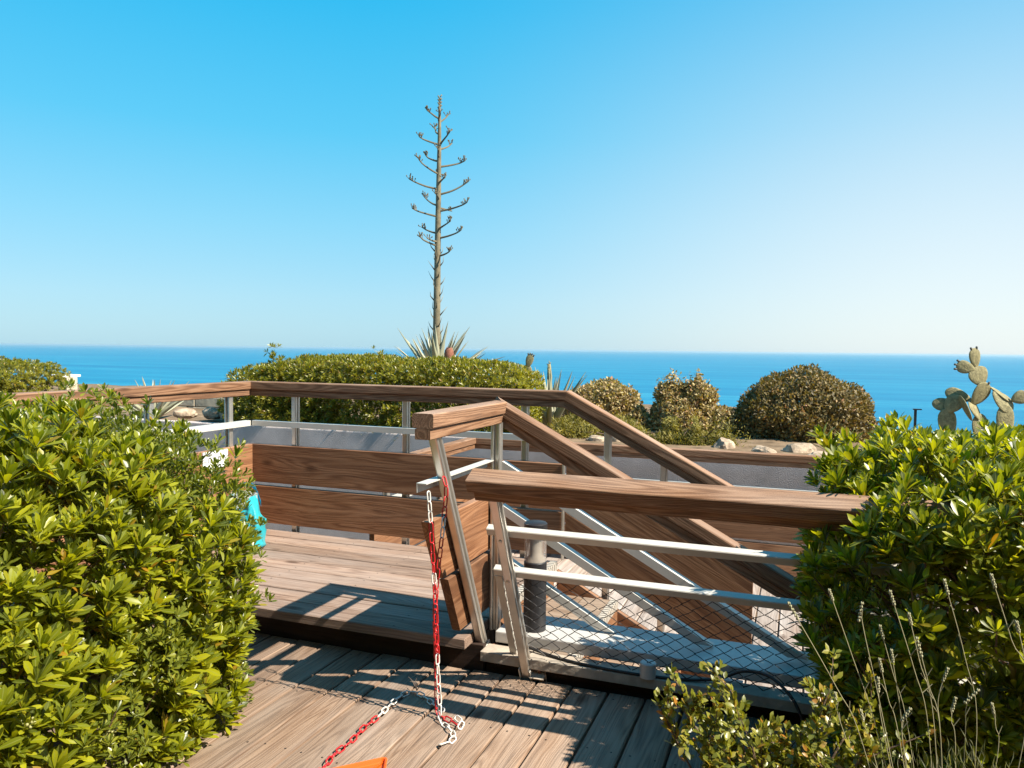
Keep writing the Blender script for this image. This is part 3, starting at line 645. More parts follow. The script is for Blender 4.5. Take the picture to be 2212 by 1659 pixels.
strap([(-.10, -.078, .17), (-.085, -.08, .25), (-.05, -.078, .275), (-.005, -.08, .24), (.015, -.082, .17)], .022, M_BAGIN)
mb = MB()      # two slanting lines of illegible white script
for ln, (x0, z0, L) in enumerate(((-.02, .105, .13), (-.005, .075, .14))):
    pts = []
    for k in range(60):
        t = k/59; pts.append(Vector((x0 + t*L + .004*math.sin(k*1.9), -.106 - .004*math.sin(3*t), z0 + t*.045 + .0085*math.sin(k*1.25 + ln)*(.5+.5*abs(math.sin(k*.37))))))
    mb.tube(pts, .0022, 4)
put('print', mb.mesh(), BM, bag, M_PAPER)
sg = thing('sign_plate', (-3.645, 4.1, .5), 'small white plate fixed to the upper left board of the platform railing', 'sign')
put('plate', box_mesh((-3.646, 3.98, .485), (-3.641, 4.215, .60), .001), None, sg, M_PAPER)
mb = MB()
for y in (4.03, 4.075, 4.12, 4.165):
    mb.box((-3.6405, y, .525), (-3.640, y+.006, .56)); mb.box((-3.6405, y+.018, .525), (-3.640, y+.024, .553)); mb.box((-3.6405, y+.0062, .553), (-3.640, y+.024, .559))
put('lettering', mb.mesh(), None, sg, M_INK)

# ---------------------------------------------------------------- foliage tools
def leaf_template(segs, fold=.22, curl=.10, shape='obovate'):
    v = []; f = []; uv = []
    for i in range(segs+1):
        t = i/segs if shape != 'obovate' else (i/segs)**.8
        if shape == 'obovate': w = .118*(math.sqrt(max(0, 1-((t-.68)/.32)**2)) if t > .68 else .10+.90*math.sin(math.pi/2*t/.68)**1.25)
        elif shape == 'oval': w = math.sin(math.pi*t)**.8*.26 + .012*(1-t)
        else: w = math.sin(math.pi*t**.8)*.12 + .01*(1-t)
        z = -curl*t*t
        v += [(-w, t, z + fold*w), (0, t, z), (w, t, z + fold*w)]; uv += [(0, t), (.5, t), (1, t)]
    for i in range(segs):
        a = 3*i; f += [(a, a+1, a+4, a+3), (a+1, a+2, a+5, a+4)]
    return np.array(v), np.array(f), np.array(uv)
T_HI = leaf_template(6); T_MID = leaf_template(4); T_LO = leaf_template(2, .25, .2); T_OV = leaf_template(3, .2, .15, 'oval'); T_OVH = leaf_template(5, .2, .15, 'oval'); T_TINY = leaf_template(2, .3, .2, 'oval')
def nrm(a): return a/np.maximum(np.linalg.norm(a, axis=-1, keepdims=True), 1e-9)
def leaf_frames(pos, d, nrm_hint, size):
    """pos, direction along the blade, upper-side hint -> 3x4 frames"""
    y = nrm(d); z = nrm_hint - y*np.sum(nrm_hint*y, 1, keepdims=True); z = nrm(z); x = np.cross(y, z)
    return pos, x*size[:, None], y*size[:, None], z*size[:, None]
def leaf_mesh(tpl, fr, rnd, mat, wid=None):
    tv, tf, tuv = tpl; p, x, y, z = fr; N = len(p); k = len(tv)
    if wid is None: wid = np.ones(N)
    V = p[:, None, :] + tv[None, :, 0, None]*(x*wid[:, None])[:, None, :] + tv[None, :, 1, None]*y[:, None, :] + tv[None, :, 2, None]*z[:, None, :]
    F = (tf[None] + (np.arange(N)*k)[:, None, None]).reshape(-1, 4)
    me = bpy.data.meshes.new('leaves'); nv = N*k; nf = len(F)
    me.vertices.add(nv); me.vertices.foreach_set('co', V.reshape(-1).astype(np.float32))
    me.loops.add(nf*4); me.loops.foreach_set('vertex_index', F.reshape(-1).astype(np.int32))
    me.polygons.add(nf); me.polygons.foreach_set('loop_start', (np.arange(nf)*4).astype(np.int32)); me.polygons.foreach_set('loop_total', np.full(nf, 4, np.int32))
    me.polygons.foreach_set('use_smooth', np.ones(nf, bool))
    u = me.uv_layers.new(name='uv'); UV = np.tile(tuv, (N, 1))[F.reshape(-1)]; u.data.foreach_set('uv', UV.reshape(-1).astype(np.float32))
    a = me.attributes.new('rnd', 'FLOAT', 'POINT'); a.data.foreach_set('value', np.repeat(rnd, k).astype(np.float32))
    me.update(); me.validate(); me.materials.append(mat); return me
def single_leaf(tpl, mat):
    fr = (np.zeros((1, 3)), np.array([[1., 0, 0]]), np.array([[0, 1., 0]]), np.array([[0, 0, 1.]]))
    return leaf_mesh(tpl, fr, np.zeros(1), mat)
ROT = np.array([[r2.x, r2.y, r2.z], [u2.x, u2.y, u2.z], [fw.x, fw.y, fw.z]])
def in_view(p):
    q = (p - np.array(EYE)) @ ROT.T; z = np.maximum(q[:, 2], 1e-3)
    return (q[:, 2] > .2) & (np.abs(q[:, 0]/z) < .68) & (np.abs(q[:, 1]/z) < .51)
def foliage(parent, fr, rnd, mat, tpl_hi, tpl_lo, nleaf=300, wid=None):
    """the nearest leaves in view become leaf objects, the rest one joined part"""
    p = fr[0]; N = len(p); dist = np.linalg.norm(p - np.array(EYE), axis=1); dist[~in_view(p)] += 100
    order = np.argsort(dist) if nleaf else np.arange(N)
    pick = order[:nleaf]; rest = order[nleaf:]
    if nleaf:
        lm = single_leaf(tpl_hi, mat)
        for i in pick:
            w = 1 if wid is None else wid[i]
            X, Y, Z = fr[1][i]*w, fr[2][i], fr[3][i]
            put('leaf', lm, Matrix(((X[0], Y[0], Z[0], p[i][0]), (X[1], Y[1], Z[1], p[i][1]), (X[2], Y[2], Z[2], p[i][2]), (0, 0, 0, 1))), parent)
    o = put('foliage', leaf_mesh(tpl_lo, tuple(q[rest] for q in fr), rnd[rest], mat, None if wid is None else wid[rest]), None, parent); o['kind'] = 'stuff'
def rosettes(tips, dirs, scale, nl=(9, 14), L=.072, spread=1.0):
    """whorls of leaves at shoot tips"""
    P = []; D = []; Hn = []; Sz = []
    for t, d, s in zip(tips, dirs, scale):
        d = d/np.linalg.norm(d); a = np.cross(d, [.3, .2, .9]); a /= np.linalg.norm(a); b = np.cross(d, a)
        n = rng.integers(nl[0], nl[1]+1); ph = rng.uniform(0, 6.28)
        for k in range(n):
            th = ph + k*2.39996; q = k/n                       # 0 outer (low) .. 1 inner (upright)
            el = (R(28) + R(52)*q**.8)/spread + rng.normal(0, .13)
            rad = a*math.cos(th) + b*math.sin(th)
            D.append(rad*math.cos(el) + d*math.sin(el)); Hn.append(d*math.cos(el) - rad*math.sin(el) + rng.normal(0, .18, 3))
            P.append(t + d*(.014*s*(q-.7)) + rad*.003); Sz.append(L*s*(1.02-.22*q)*rng.uniform(.85, 1.12))
    P, D, Hn, Sz = map(np.array, (P, D, Hn, Sz)); return leaf_frames(P, D, Hn, Sz)
def fbm(p, s, seed=0.0): return np.array([noise.noise(Vector((q[0]*s+seed, q[1]*s, q[2]*s))) for q in p])
def shell_points(c, ax, n, power=2.6, amp=.10, freq=2.2, zmin=-1e9, depth=(0, .06), seed=0.0, view_bias=True, ref=None):
    """points and outward normals on a lumpy superellipsoid"""
    c = np.array(c); ax = np.array(ax)
    d = nrm(rng.normal(size=(n*4, 3)))
    r_ = (np.sum(np.abs(d/ax)**power, 1))**(-1/power)
    p = d*r_[:, None]
    # area-like acceptance: prefer larger radius
    g = np.sign(p)*np.abs(p/ax)**(power-1)/ax; g = nrm(g)
    acc = (r_**2/np.maximum(np.abs(np.sum(d*g, 1)), .2)); keep = rng.uniform(size=len(acc)) < acc/np.percentile(acc, 90)
    p = p[keep]; g = g[keep]
    w = c + p; keep = w[:, 2] > zmin; w = w[keep]; g = g[keep]; p = p[keep]
    w = w[:n]; g = g[:n]; p = p[:n]
    lump = fbm(w, freq, seed)*amp + fbm(w, freq*2.7, seed+9)*amp*.45
    w = w + g*lump[:, None] - g*rng.uniform(depth[0], depth[1], len(w))[:, None]
    return w, g
def stems(parent, tips, dirs, root, mat, n=150, L=.22, name='branches', r0=.0035, trunk=.3):
    mb = MB(); idx = rng.permutation(len(tips))[:n]; root = np.array(root)
    for i in idx:
        t = tips[i]; d = dirs[i]/np.linalg.norm(dirs[i]); to = root - t; to /= np.linalg.norm(to)
        p1 = t - d*L*.4; p2 = p1 + to*L*.8
        mb.tube([t, p1, p2], [r0*.6, r0, r0*1.6], 4)
    for k in range(10):
        e = root + rng.normal(0, .2, 3) + np.array([0, 0, trunk]); mb.tube([root + rng.normal(0, .05, 3) - np.array([0, 0, .55]), (root+e)/2 + rng.normal(0, .05, 3), e], [.022, .016, .009], 6)
    o = put(name, mb.mesh(), None, parent, mat); o['kind'] = 'stuff'; return o

# ---------------------------------------------------------------- foreground bushes
def big_bush(loc, label, lumps, root, zmin, dens, seed, small=0.0, L=.069, updir=1.5):
    t = thing('bush', loc, label, 'bush'); P = []; D = []
    for c, ax, n, pw in lumps:
        for lay, dep in ((.12, (-.09, -.02)), (1.0, (-.02, .07)), (.6, (.07, .16)), (.45, (.18, .34))):
            w, g = shell_points(c, ax, int(n*dens*lay), pw, .10, 2.6, zmin, dep, seed)
            inside = np.zeros(len(w), bool)
            for c2, ax2, _, pw2 in lumps:
                if c2 is c: continue
                inside |= np.sum(np.abs((w-np.array(c2))/(np.array(ax2)*.9))**pw2, 1) < 1
            if dep[0] < -.05: inside |= g[:, 2] < .35
            w = w[~inside]; g = g[~inside]
            P.append(w); D.append(nrm(g + np.array([0, 0, updir]) + rng.normal(0, .22, w.shape)))
    P = np.concatenate(P); D = np.concatenate(D)
    # drop shoots well away from the side that can be seen
    q = (P - np.array(EYE)) @ ROT.T; keep = (np.abs(q[:, 0]/np.maximum(q[:, 2], .05)) < .95) & (q[:, 2] > .35)
    P = P[keep]; D = D[keep]
    sm = fbm(P, 2.0, seed+40) > (.30 - small)
    fr1 = rosettes(P[~sm], D[~sm], rng.uniform(.6, 1.25, (~sm).sum()), (12, 18), L)
    foliage(t, fr1, rng.uniform(0, 1, len(fr1[0])), M_LEAF, T_HI, T_MID, 300, rng.uniform(.85, 1.25, len(fr1[0])))
    if sm.sum():
        ps = np.repeat(P[sm], 2, 0) + rng.normal(0, .03, (sm.sum()*2, 3)); dsm = np.repeat(D[sm], 2, 0) + rng.normal(0, .3, (sm.sum()*2, 3))
        fr2 = rosettes(ps, dsm, rng.uniform(.8, 1.2, len(ps)), (7, 11), L*.5)
        o = put('small_foliage', leaf_mesh(T_MID, fr2, rng.uniform(0, 1, len(fr2[0])), M_LEAF2, rng.uniform(1.0, 1.5, len(fr2[0]))), None, t); o['kind'] = 'stuff'
    stems(t, P, D, root, M_BARK, 260, .26)
    return t, P, D
lb, LP, LD = big_bush((-2.7, 1.8, -.16), 'large sunlit glossy green bush filling the lower left', [
    ((-2.80, 1.87, .23), (.83, .89, .78), 3000, 3.4), ((-3.3, 1.55, .30), (.92, .92, .72), 700, 3.0)], (-2.7, 1.8, .1), -.3, 1.0, 1.0, .12)
rbs, RP, RD = big_bush((.85, 3.0, -.16), 'large green bush with dark shaded front at the right edge', [
    ((.985, 3.10, .39), (.86, .76, .565), 3000, 5.0), ((1.8, 3.25, .30), (.9, .85, .60), 600, 3.0)], (.9, 3.0, .1), -.35, 1.0, 5.0, -.2)
# berries on the left bush
mb = MB()
front = [i for i in range(len(LP)) if np.dot(LD[i], np.array(EYE)-LP[i]) > 0 and in_view(LP[i][None])[0]]
for i in random.sample(front, 26):
    for k in range(9):
        c_ = LP[i] + LD[i]*.012 + rng.normal(0, .011, 3); r_ = .0048
        mb.lathe([(0, -r_), (r_*.7, -r_*.7), (r_, 0), (r_*.7, r_*.7), (0, r_)], 6, 0, tuple(c_))
o = put('berries', mb.mesh(True), None, lb, M_BERRY); o['kind'] = 'stuff'

# low twiggy shrub in front of the mesh, bottom right
def twig_shrub():
    t = thing('shrub', (-.06, 2.12, -.16), 'low twiggy shrub with small yellow-green leaves at the bottom right', 'shrub')
    mb = MB(); P = []; D = []
    base = np.array([-.06, 2.12, -.16])
    for k in range(46):
        a = rng.uniform(0, 6.28); reach = rng.uniform(.12, .44); top = rng.uniform(.16, .52)
        e = base + np.array([math.cos(a)*reach*1.05 + .06, math.sin(a)*reach*.45, top]); m = (base+e)/2 + rng.normal(0, .03, 3) + np.array([0, 0, .05])
        pts = smooth_path([base + rng.normal(0, .03, 3)*np.array([1, 1, 0]), m, e], 6); mb.tube(pts, [.005-.0036*i/(len(pts)-1) for i in range(len(pts))], 5)
        subs = [pts]
        for b in range(4):
            i0 = rng.integers(3, len(pts)-1); s0 = pts[i0]; s1 = s0 + Vector(rng.normal(0, .055, 3)) + Vector((0, 0, .07)); sp = [s0, s0.lerp(s1, .5) + Vector(rng.normal(0, .008, 3)), s1]
            mb.tube(sp, [.0022, .0016, .001], 4); subs.append(smooth_path(sp, 3))
        for sp in subs:
            n = len(sp)
            for j in range(n//3 if sp is pts else 0, n):
                for r_ in range(4 if sp is pts else 6):
                    d = np.array(sp[min(j+1, n-1)] - sp[max(j-1, 0)]); P.append(np.array(sp[j]) + rng.normal(0, .006, 3)); D.append(d/np.linalg.norm(d)*.8 + rng.normal(0, .6, 3) + np.array([0, 0, .35]))
    put('branches', mb.mesh(), None, t, M_BARK)
    P = np.array(P); D = nrm(np.array(D)); hint = nrm(np.array([.4, -.3, 1.0]) + rng.normal(0, .45, P.shape))
    fr = leaf_frames(P, D, hint, rng.uniform(.016, .030, len(P)))
    foliage(t, fr, rng.uniform(0, 1, len(P)), M_SHRUB, T_OVH, T_OV, 300)
twig_shrub()

# lavender
LAV = [[(-.01, 1.914, .706), (.102, 1.946, .508), (.165, 1.963, .369)], [(.083, 2.047, .71), (.142, 2.061, .545), (.21, 2.077, .339)], [(.156, 2.018, .695), (.16, 2.017, .64), (.219, 2.026, .382)],
 [(.227, 2.12, .703), (.289, 2.134, .509), (.328, 2.141, .349)], [(.355, 2.176, .73), (.409, 2.187, .538), (.442, 2.19, .347)], [(.425, 2.026, .793), (.473, 2.037, .645), (.515, 2.045, .492)],
 [(.478, 2.024, .691), (.502, 2.028, .591), (.533, 2.031, .408)], [(.213, 2.184, .591), (.247, 2.191, .473), (.291, 2.2, .313)], [(.258, 2.02, .682), (.285, 2.025, .571), (.322, 2.031, .415)],
 [(.276, 2.016, .627), (.306, 2.022, .517), (.336, 2.027, .388)], [(.248, 2.244, .51), (.276, 2.247, .343), (.289, 2.246, .237)], [(.202, 2.06, .548), (.226, 2.065, .449), (.254, 2.07, .351)],
 [(.381, 2.241, .482), (.36, 2.23, .401), (.37, 2.228, .28)], [(.432, 2.145, .474), (.406, 2.133, .434), (.405, 2.128, .336)], [(.39, 2.179, .432), (.382, 2.174, .378), (.394, 2.174, .294)],
 [(.262, 1.977, .471), (.248, 1.97, .437), (.254, 1.968, .353)], [(.167, 2.093, .399), (.177, 2.095, .359), (.201, 2.1, .288)], [(.109, 2.147, .411), (.117, 2.147, .359), (.149, 2.154, .265)],
 [(.202, 2.075, .495), (.207, 2.073, .432), (.225, 2.076, .333)], [(.484, 2.246, .405), (.495, 2.247, .347), (.5, 2.245, .262)]]
lv = thing('lavender', (.36, 2.1, -.16), 'tall thin lavender stalks with seed heads in front of the right bush', 'lavender')
for a, b, c_ in LAV:
    c_ = Vector(c_); base = Vector((.36 + (c_.x-.3)*.35, 2.1 + (c_.y-2.1)*.5, -.16))
    pts = smooth_path([a, b, c_, base], 6); mb = MB(); mb.tube(pts, .0010, 4)
    for k in (5, 9):
        q = pts[k]; mb.tube([q, q + Vector((rng.normal(0, .012), rng.normal(0, .006), .022))], [.0012, .0008], 4)
    s_ = put('stem', mb.mesh(), None, lv, M_STEM)
    d = (pts[0]-pts[2]).normalized(); mb = MB(); hl = rng.uniform(.022, .045)
    for k in range(6):
        q = pts[0] - d*(hl*k/5); 
        for j in range(3):
            an = j*2.1 + k; mb.lathe([(0, -.0035), (.0021, -.001), (.0023, .002), (0, .005)], 5, 0, tuple(q + Vector((math.cos(an)*.0022, math.sin(an)*.0022, 0))))
    put('seed_head', mb.mesh(True), None, s_, M_HEAD)
n = 1500; P = np.stack([rng.normal(.37, .12, n), rng.normal(2.1, .07, n), rng.uniform(-.15, .33, n)], 1); P[:, 2] -= np.abs(P[:, 0]-.42)*.5
D = nrm(np.stack([rng.normal(-.1, .3, n), rng.normal(0, .3, n), np.ones(n)], 1))
M_LAVL = leafmat('lavender_leaf', [(0, (.10, .12, .06)), (.5, (.17, .18, .09)), (1, (.24, .24, .14))], ribamt=0, rough=.7)
o = put('foliage', leaf_mesh(T_LO, leaf_frames(P, D, rng.normal(size=(n, 3)), rng.uniform(.03, .05, n)), rng.uniform(0, 1, n), M_LAVL, np.full(n, .35)), None, lv); o['kind'] = 'stuff'

# ---------------------------------------------------------------- hedges and shrubs in the planting bed
def hedge(name, loc, label, lumps, nper, L, mat=M_HEDGE, cat='hedge', zmin=.3, seed=2, nl=(8, 11), extra=None, tpl=T_LO, layers=((1.0, (0, .05)), (.8, (.05, .14)), (.9, (.15, .3)), (.7, (.3, .5)))):
    t = thing(name, loc, label, cat); P = []; D = []
    for c, ax, w_, pw in lumps:
        for lay, dep in layers:
            w, g = shell_points(c, ax, int(nper*w_*lay), pw, .06, 1.6, zmin, dep, seed); keep = g[:, 1] < .8
            P.append(w[keep]); D.append(nrm(g[keep] + np.array([0, 0, .7]) + rng.normal(0, .25, w[keep].shape)))
    if extra is not None: P.append(np.array(extra[0])); D.append(np.array(extra[1]))
    P = np.concatenate(P); D = np.concatenate(D)
    fr = rosettes(P, D, rng.uniform(.8, 1.2, len(P)), nl, L)
    o = put('foliage', leaf_mesh(tpl, fr, rng.uniform(0, 1, len(fr[0])), mat, rng.uniform(1, 1.4, len(fr[0]))), None, t); o['kind'] = 'stuff'
    c0 = np.array(lumps[0][0]); stems(t, P, D, c0, M_BARK, 60, .3, trunk=-.1)
    # dense inner twigs so that daylight does not show through the middle
    return t
ex_p = []; ex_d = []
for (x, y, z, n, s) in ((-5.86, 7.5, 1.16, 9, .055), (-5.80, 7.5, 1.24, 8, .05), (-5.74, 7.52, 1.14, 6, .05), (-4.40, 7.6, 1.20, 8, .06), (-4.47, 7.6, 1.26, 6, .05)):
    for k in range(n): ex_p.append((x+rng.normal(0, s*.6), y+rng.normal(0, s*.6), z+rng.uniform(-.12, .08))); ex_d.append(nrm(np.array([rng.normal(0, .5), rng.normal(0, .5), 1.0])))
hedge('hedge', (-4.5, 7.7, .4), 'broad clipped green hedge on the retaining wall in front of the flowering agave', [
    ((-4.35, 7.75, .66), (1.72, .72, .53), 3400, 4.0), ((-5.75, 7.7, .62), (.70, .70, .50), 1100, 2.6)], 1.0, .056, extra=(ex_p, ex_d))
hedge('hedge', (-10.9, 8.2, .3), 'clipped hedge with pale corner far left beyond the handrail', [((-11.95, 8.3, .55), (1.35, .8, .50), 2000, 4.0)], 1.0, .056, zmin=.1)

def blob_shrub(loc, label, lumps, nper, size, mat, seed, group=None, cat='shrub', zmin=.25, twigs=40, tpl=T_TINY):
    t = thing('shrub', loc, label, cat, group); P = []; G = []
    for c, ax, w_ in lumps:
        for lay, dep in ((1.0, (-.015, .04)), (.8, (.04, .13)), (.6, (.12, .25)), (.5, (.25, .42))):
            w, g = shell_points(c, ax, int(nper*w_*lay), 2.1, .085, 4.0, zmin, dep, seed); k = g[:, 1] < .6; P.append(w[k]); G.append(g[k])
    P = np.concatenate(P) + rng.normal(0, .006, (sum(len(p) for p in P), 3)); G = np.concatenate(G)
    D = nrm(G*.6 + rng.normal(0, .7, P.shape) + np.array([0, 0, .3]))
    fr = leaf_frames(P, D, nrm(G + rng.normal(0, .5, P.shape)), rng.uniform(.5, 1.5, len(P))*size)
    o = put('foliage', leaf_mesh(tpl, fr, rng.uniform(0, 1, len(P)), mat), None, t); o['kind'] = 'stuff'
    c0 = np.array(lumps[0][0]); base = np.array([c0[0], c0[1], .28]); mb = MB()
    for k in range(twigs):
        i = rng.integers(len(P)); e = P[i]; m = (base+e)/2 + rng.normal(0, .05, 3); mb.tube(smooth_path([base + rng.normal(0, .04, 3)*np.array([1, 1, 0]), m, e], 4), .006, 4)
    put('branches', mb.mesh(), None, t, M_BARK); return t
blob_shrub((.05, 9.0, .3), 'large domed russet-green shrub standing against the sea', [((.05, 9.0, .52), (.70, .62, .56), 1.0), ((-.45, 8.95, .42), (.30, .3, .32), .3)], 17000, .034, M_BROWN, 3)
blob_shrub((-1.2, 8.9, .3), 'smaller tan shrub with knobbly top between the dome shrub and the stairs', [((-1.22, 8.9, .47), (.43, .36, .34), .6), ((-1.37, 8.9, .77), (.17, .15, .13), .16), ((-1.07, 8.9, .79), (.21, .17, .13), .18), ((-.85, 8.85, .45), (.22, .2, .22), .2)], 15000, .034, M_TAN, 4, tpl=T_OV)
blob_shrub((-2.15, 9.0, .3), 'loose brownish shrub beside the pale agave behind the stair handrail', [((-2.2, 9.0, .58), (.46, .34, .33), .6), ((-1.85, 8.9, .42), (.24, .24, .26), .25)], 15000, .036, M_TAN, 5, tpl=T_OV)
blob_shrub((-1.75, 8.0, .3), 'yellow-green tufted plants on the bed behind the wall coping', [((-1.75, 8.0, .36), (.34, .25, .17), .5), ((-1.2, 7.8, .33), (.3, .2, .13), .4), ((-2.2, 7.9, .40), (.3, .25, .2), .4)], 9000, .04, M_GRASSY, 6, zmin=.2, tpl=T_LO)
blob_shrub((-.95, 7.75, .3), 'small bright yellow-green plant in front of the tan shrub', [((-.95, 7.75, .36), (.22, .16, .13), .5), ((-.70, 7.75, .38), (.13, .12, .12), .25)], 8000, .034, M_GRASSY, 8, zmin=.2, tpl=T_LO)

# rocks
def rock(loc, s, seed, label):
    bm = bmesh.new(); bmesh.ops.create_icosphere(bm, subdivisions=3, radius=1)
    for v_ in bm.verts:
        p = v_.co.copy(); d = 1 + .30*noise.noise(p*1.3 + Vector((seed*7, 0, 0))) + .26*abs(noise.noise(p*2.6 + Vector((0, seed*5, 0)))) + .10*noise.noise(p*6)
        p = p*d; p = Vector([math.copysign(abs(c)**.8, c) for c in p]); v_.co = Vector((p.x*s[0], p.y*s[1], p.z*s[2]))
    me = bpy.data.meshes.new('rock'); bm.to_mesh(me); bm.free()
    o = put('rock', me, Matrix.Translation(loc) @ Matrix.Rotation(seed, 4, 'Z'), None, M_ROCK); me.polygons.foreach_set('use_smooth', [True]*len(me.polygons)); me.set_sharp_from_angle(angle=R(28))
    o.matrix_basis = o.matrix_basis @ Matrix.Scale(.85, 4); o.location.z -= .015
    tag(o, label, 'rock', 'rocks edging the planting bed')
rock((-.66, 7.55, .40), (.11, .10, .10), 1.1, 'upright pale rock beside the small yellow-green plant')
rock((-.30, 7.5, .37), (.15, .10, .08), 2.3, 'long pale rock under the left edge of the dome shrub')
rock((.02, 7.62, .36), (.17, .12, .13), 3.7, 'darker brown rock under the middle of the dome shrub')
rock((.20, 7.42, .36), (.16, .10, .075), 4.2, 'pale flat rock touching the right bush')
rock((-1.72, 7.55, .42), (.09, .08, .11), 5.9, 'small upright pale rock seen between the two stair handrails')
rock((-1.88, 7.5, .40), (.12, .08, .07), 6.4, 'flat pale rock left of the small upright one between the handrails')
rock((-1.42, 7.45, .39), (.09, .07, .06), 7.1, 'small white rock lying just above the lower handrail')
rock((-6.35, 7.35, .53), (.14, .10, .10), 8.3, 'pale rounded rock beside the left end of the clipped hedge')
rock((-6.62, 7.4, .50), (.16, .10, .08), 9.1, 'beige rock left of the rounded rock by the hedge')
rock((-7.0, 7.35, .49), (.15, .1, .07), 10.2, 'beige rock half hidden by the left bush below the handrail')
sw = thing('stone_wall', (-8.4, 9.0, .3), 'pale stone block wall seen under the left handrail', 'wall')
x = -10.2
k = 0
while x < -6.7:
    w = rng.uniform(.35, .6)
    for j in range(2):
        put('stone', box_mesh((x + (.14 if j else 0), 9.0 + rng.uniform(0, .02), .25 + j*.15), (x + w - .014 + (.14 if j else 0), 9.25, .393 + j*.15), .012), None, sw, M_STONE)
    x += w
wp = thing('bench_slab', (-11.0, 9.4, .5), 'small white slab edge sticking out beside the far left hedge', 'slab')
put('slab', box_mesh((-11.6, 9.1, .76), (-11.24, 9.5, .80), .01), None, wp, M_PAPER)
put('support', box_mesh((-11.4, 9.2, .2), (-11.2, 9.4, .758), .01), None, wp, M_STONE)

# ---------------------------------------------------------------- agaves
def agave_leaf_mesh(L, W, bend, mat=M_AGAVE):
    n = 9; v = []; f = []; uv = []
    for i in range(n+1):
        t = i/n; w = W*(.62 + .38*math.sin(math.pi*min(1, t*1.3+.12)))*(1-t**2.2) + .001; z = bend*math.sin(t*1.4)*L*.35; y = L*t
        th = .018*(1-t)+.002
        v += [(-w, y, z + w*.45), (-w*.5, y, z + w*.08), (0, y, z), (w*.5, y, z + w*.08), (w, y, z + w*.45), (w*.5, y, z-th), (0, y, z-th*1.4), (-w*.5, y, z-th)]
    for i in range(n):
        for k in range(8): a = i*8; f.append((a+k, a+(k+1) % 8, a+8+(k+1) % 8, a+8+k))
    me = mk(v, f, True); u = me.uv_layers.new(name='uv')
    for lp in me.loops: u.data[lp.index].uv = ((me.vertices[lp.vertex_index].co.x/(2*W))+.5, me.vertices[lp.vertex_index].co.y/L)
    me.materials.append(mat); return me
def agave(loc, label, n, L, W, elmin, elmax, seed, name='agave', mlist=None):
    t = thing(name, loc, label, 'agave'); r_ = random.Random(seed); ms = [agave_leaf_mesh(L, W, b) for b in (-.25, 0, .3)]
    for k in range(n):
        q = k/n; el = R(elmin + (elmax-elmin)*q + r_.uniform(-6, 6)); az = k*2.39996 + r_.uniform(-.2, .2); s = r_.uniform(.8, 1.1)*(1-.15*q)
        M = Matrix.Translation(Vector(loc)) @ Matrix.Rotation(az, 4, 'Z') @ Matrix.Rotation(el, 4, 'X') @ Matrix.Translation((0, .05, 0)) @ Matrix.Scale(s, 4)
        put('leaf', ms[k % 3], M, t)
    return t
ag = agave((-5.62, 11.5, .70), 'tall flowering agave with bare branched stalk behind the clipped hedge', 46, 1.12, .10, 20, 78, 5)
# stalk
zs = [.6, 1.39, 2.73, 3.79, 4.69, 5.2, 5.39]; rs = [.066, .062, .052, .043, .031, .020, .013]
pts = smooth_path([(-5.66, 11.5, zs[0]), (-5.645, 11.5, 1.39), (-5.634, 11.5, 2.73), (-5.625, 11.5, 3.79), (-5.615, 11.5, 4.69), (-5.614, 11.5, 5.2), (-5.614, 11.5, 5.39)], 8)
def rad(z): return float(np.interp(z, zs, rs))
mb = MB(); mb.tube(pts, [rad(p.z)*(1+.05*noise.noise(Vector((0, 0, p.z*4)))) for p in pts], 12)
for k in range(26):       # pointed bracts along the lower stalk
    z = 1.35 + k*.062; a = k*2.4; o_ = Vector((-5.64, 11.5, z)); d = Vector((math.cos(a), math.sin(a), 0)); rr = rad(z)
    mb.tube([o_ + d*rr*.85, o_ + d*(rr+.05) + Vector((0, 0, .07)), o_ + d*(rr+.055+.03*(k % 3)) + Vector((0, 0, .15+.03*(k % 2)))], [.012, .007, .001], 4)
for k in range(10):
    a = k*2.1; o_ = Vector((-5.614, 11.5, 5.22+.018*k)); d = Vector((math.cos(a), math.sin(a), 0)); mb.tube([o_, o_ + d*.035 + Vector((0, 0, .05))], [.008, .012], 5)
stalk = put('flower_stalk', mb.mesh(True), None, ag, M_AGST)
BR = [(5.05, -.15, .11), (4.8, -.19, .2), (4.63, -.24, .09), (4.36, -.37, .2), (4.15, -.2, .21), (4.19, -.2, .07), (3.91, -.41, .14), (3.64, -.41, .24), (3.46, -.34, .11), (3.19, -.38, .14), (2.98, -.22, .14), (2.77, -.12, .06), (5.0, .1, .12), (4.99, .06, .17), (4.6, .3, .17), (4.55, .08, .18), (4.43, .15, .03), (4.27, .35, .14), (4.01, .28, 0), (3.82, .43, .24), (3.75, .13, .01), (3.55, .51, .12), (3.26, .33, .08), (3.11, .41, .12), (2.82, .27, .07), (3.61, .05, .01), (3.05, -.05, .02)]
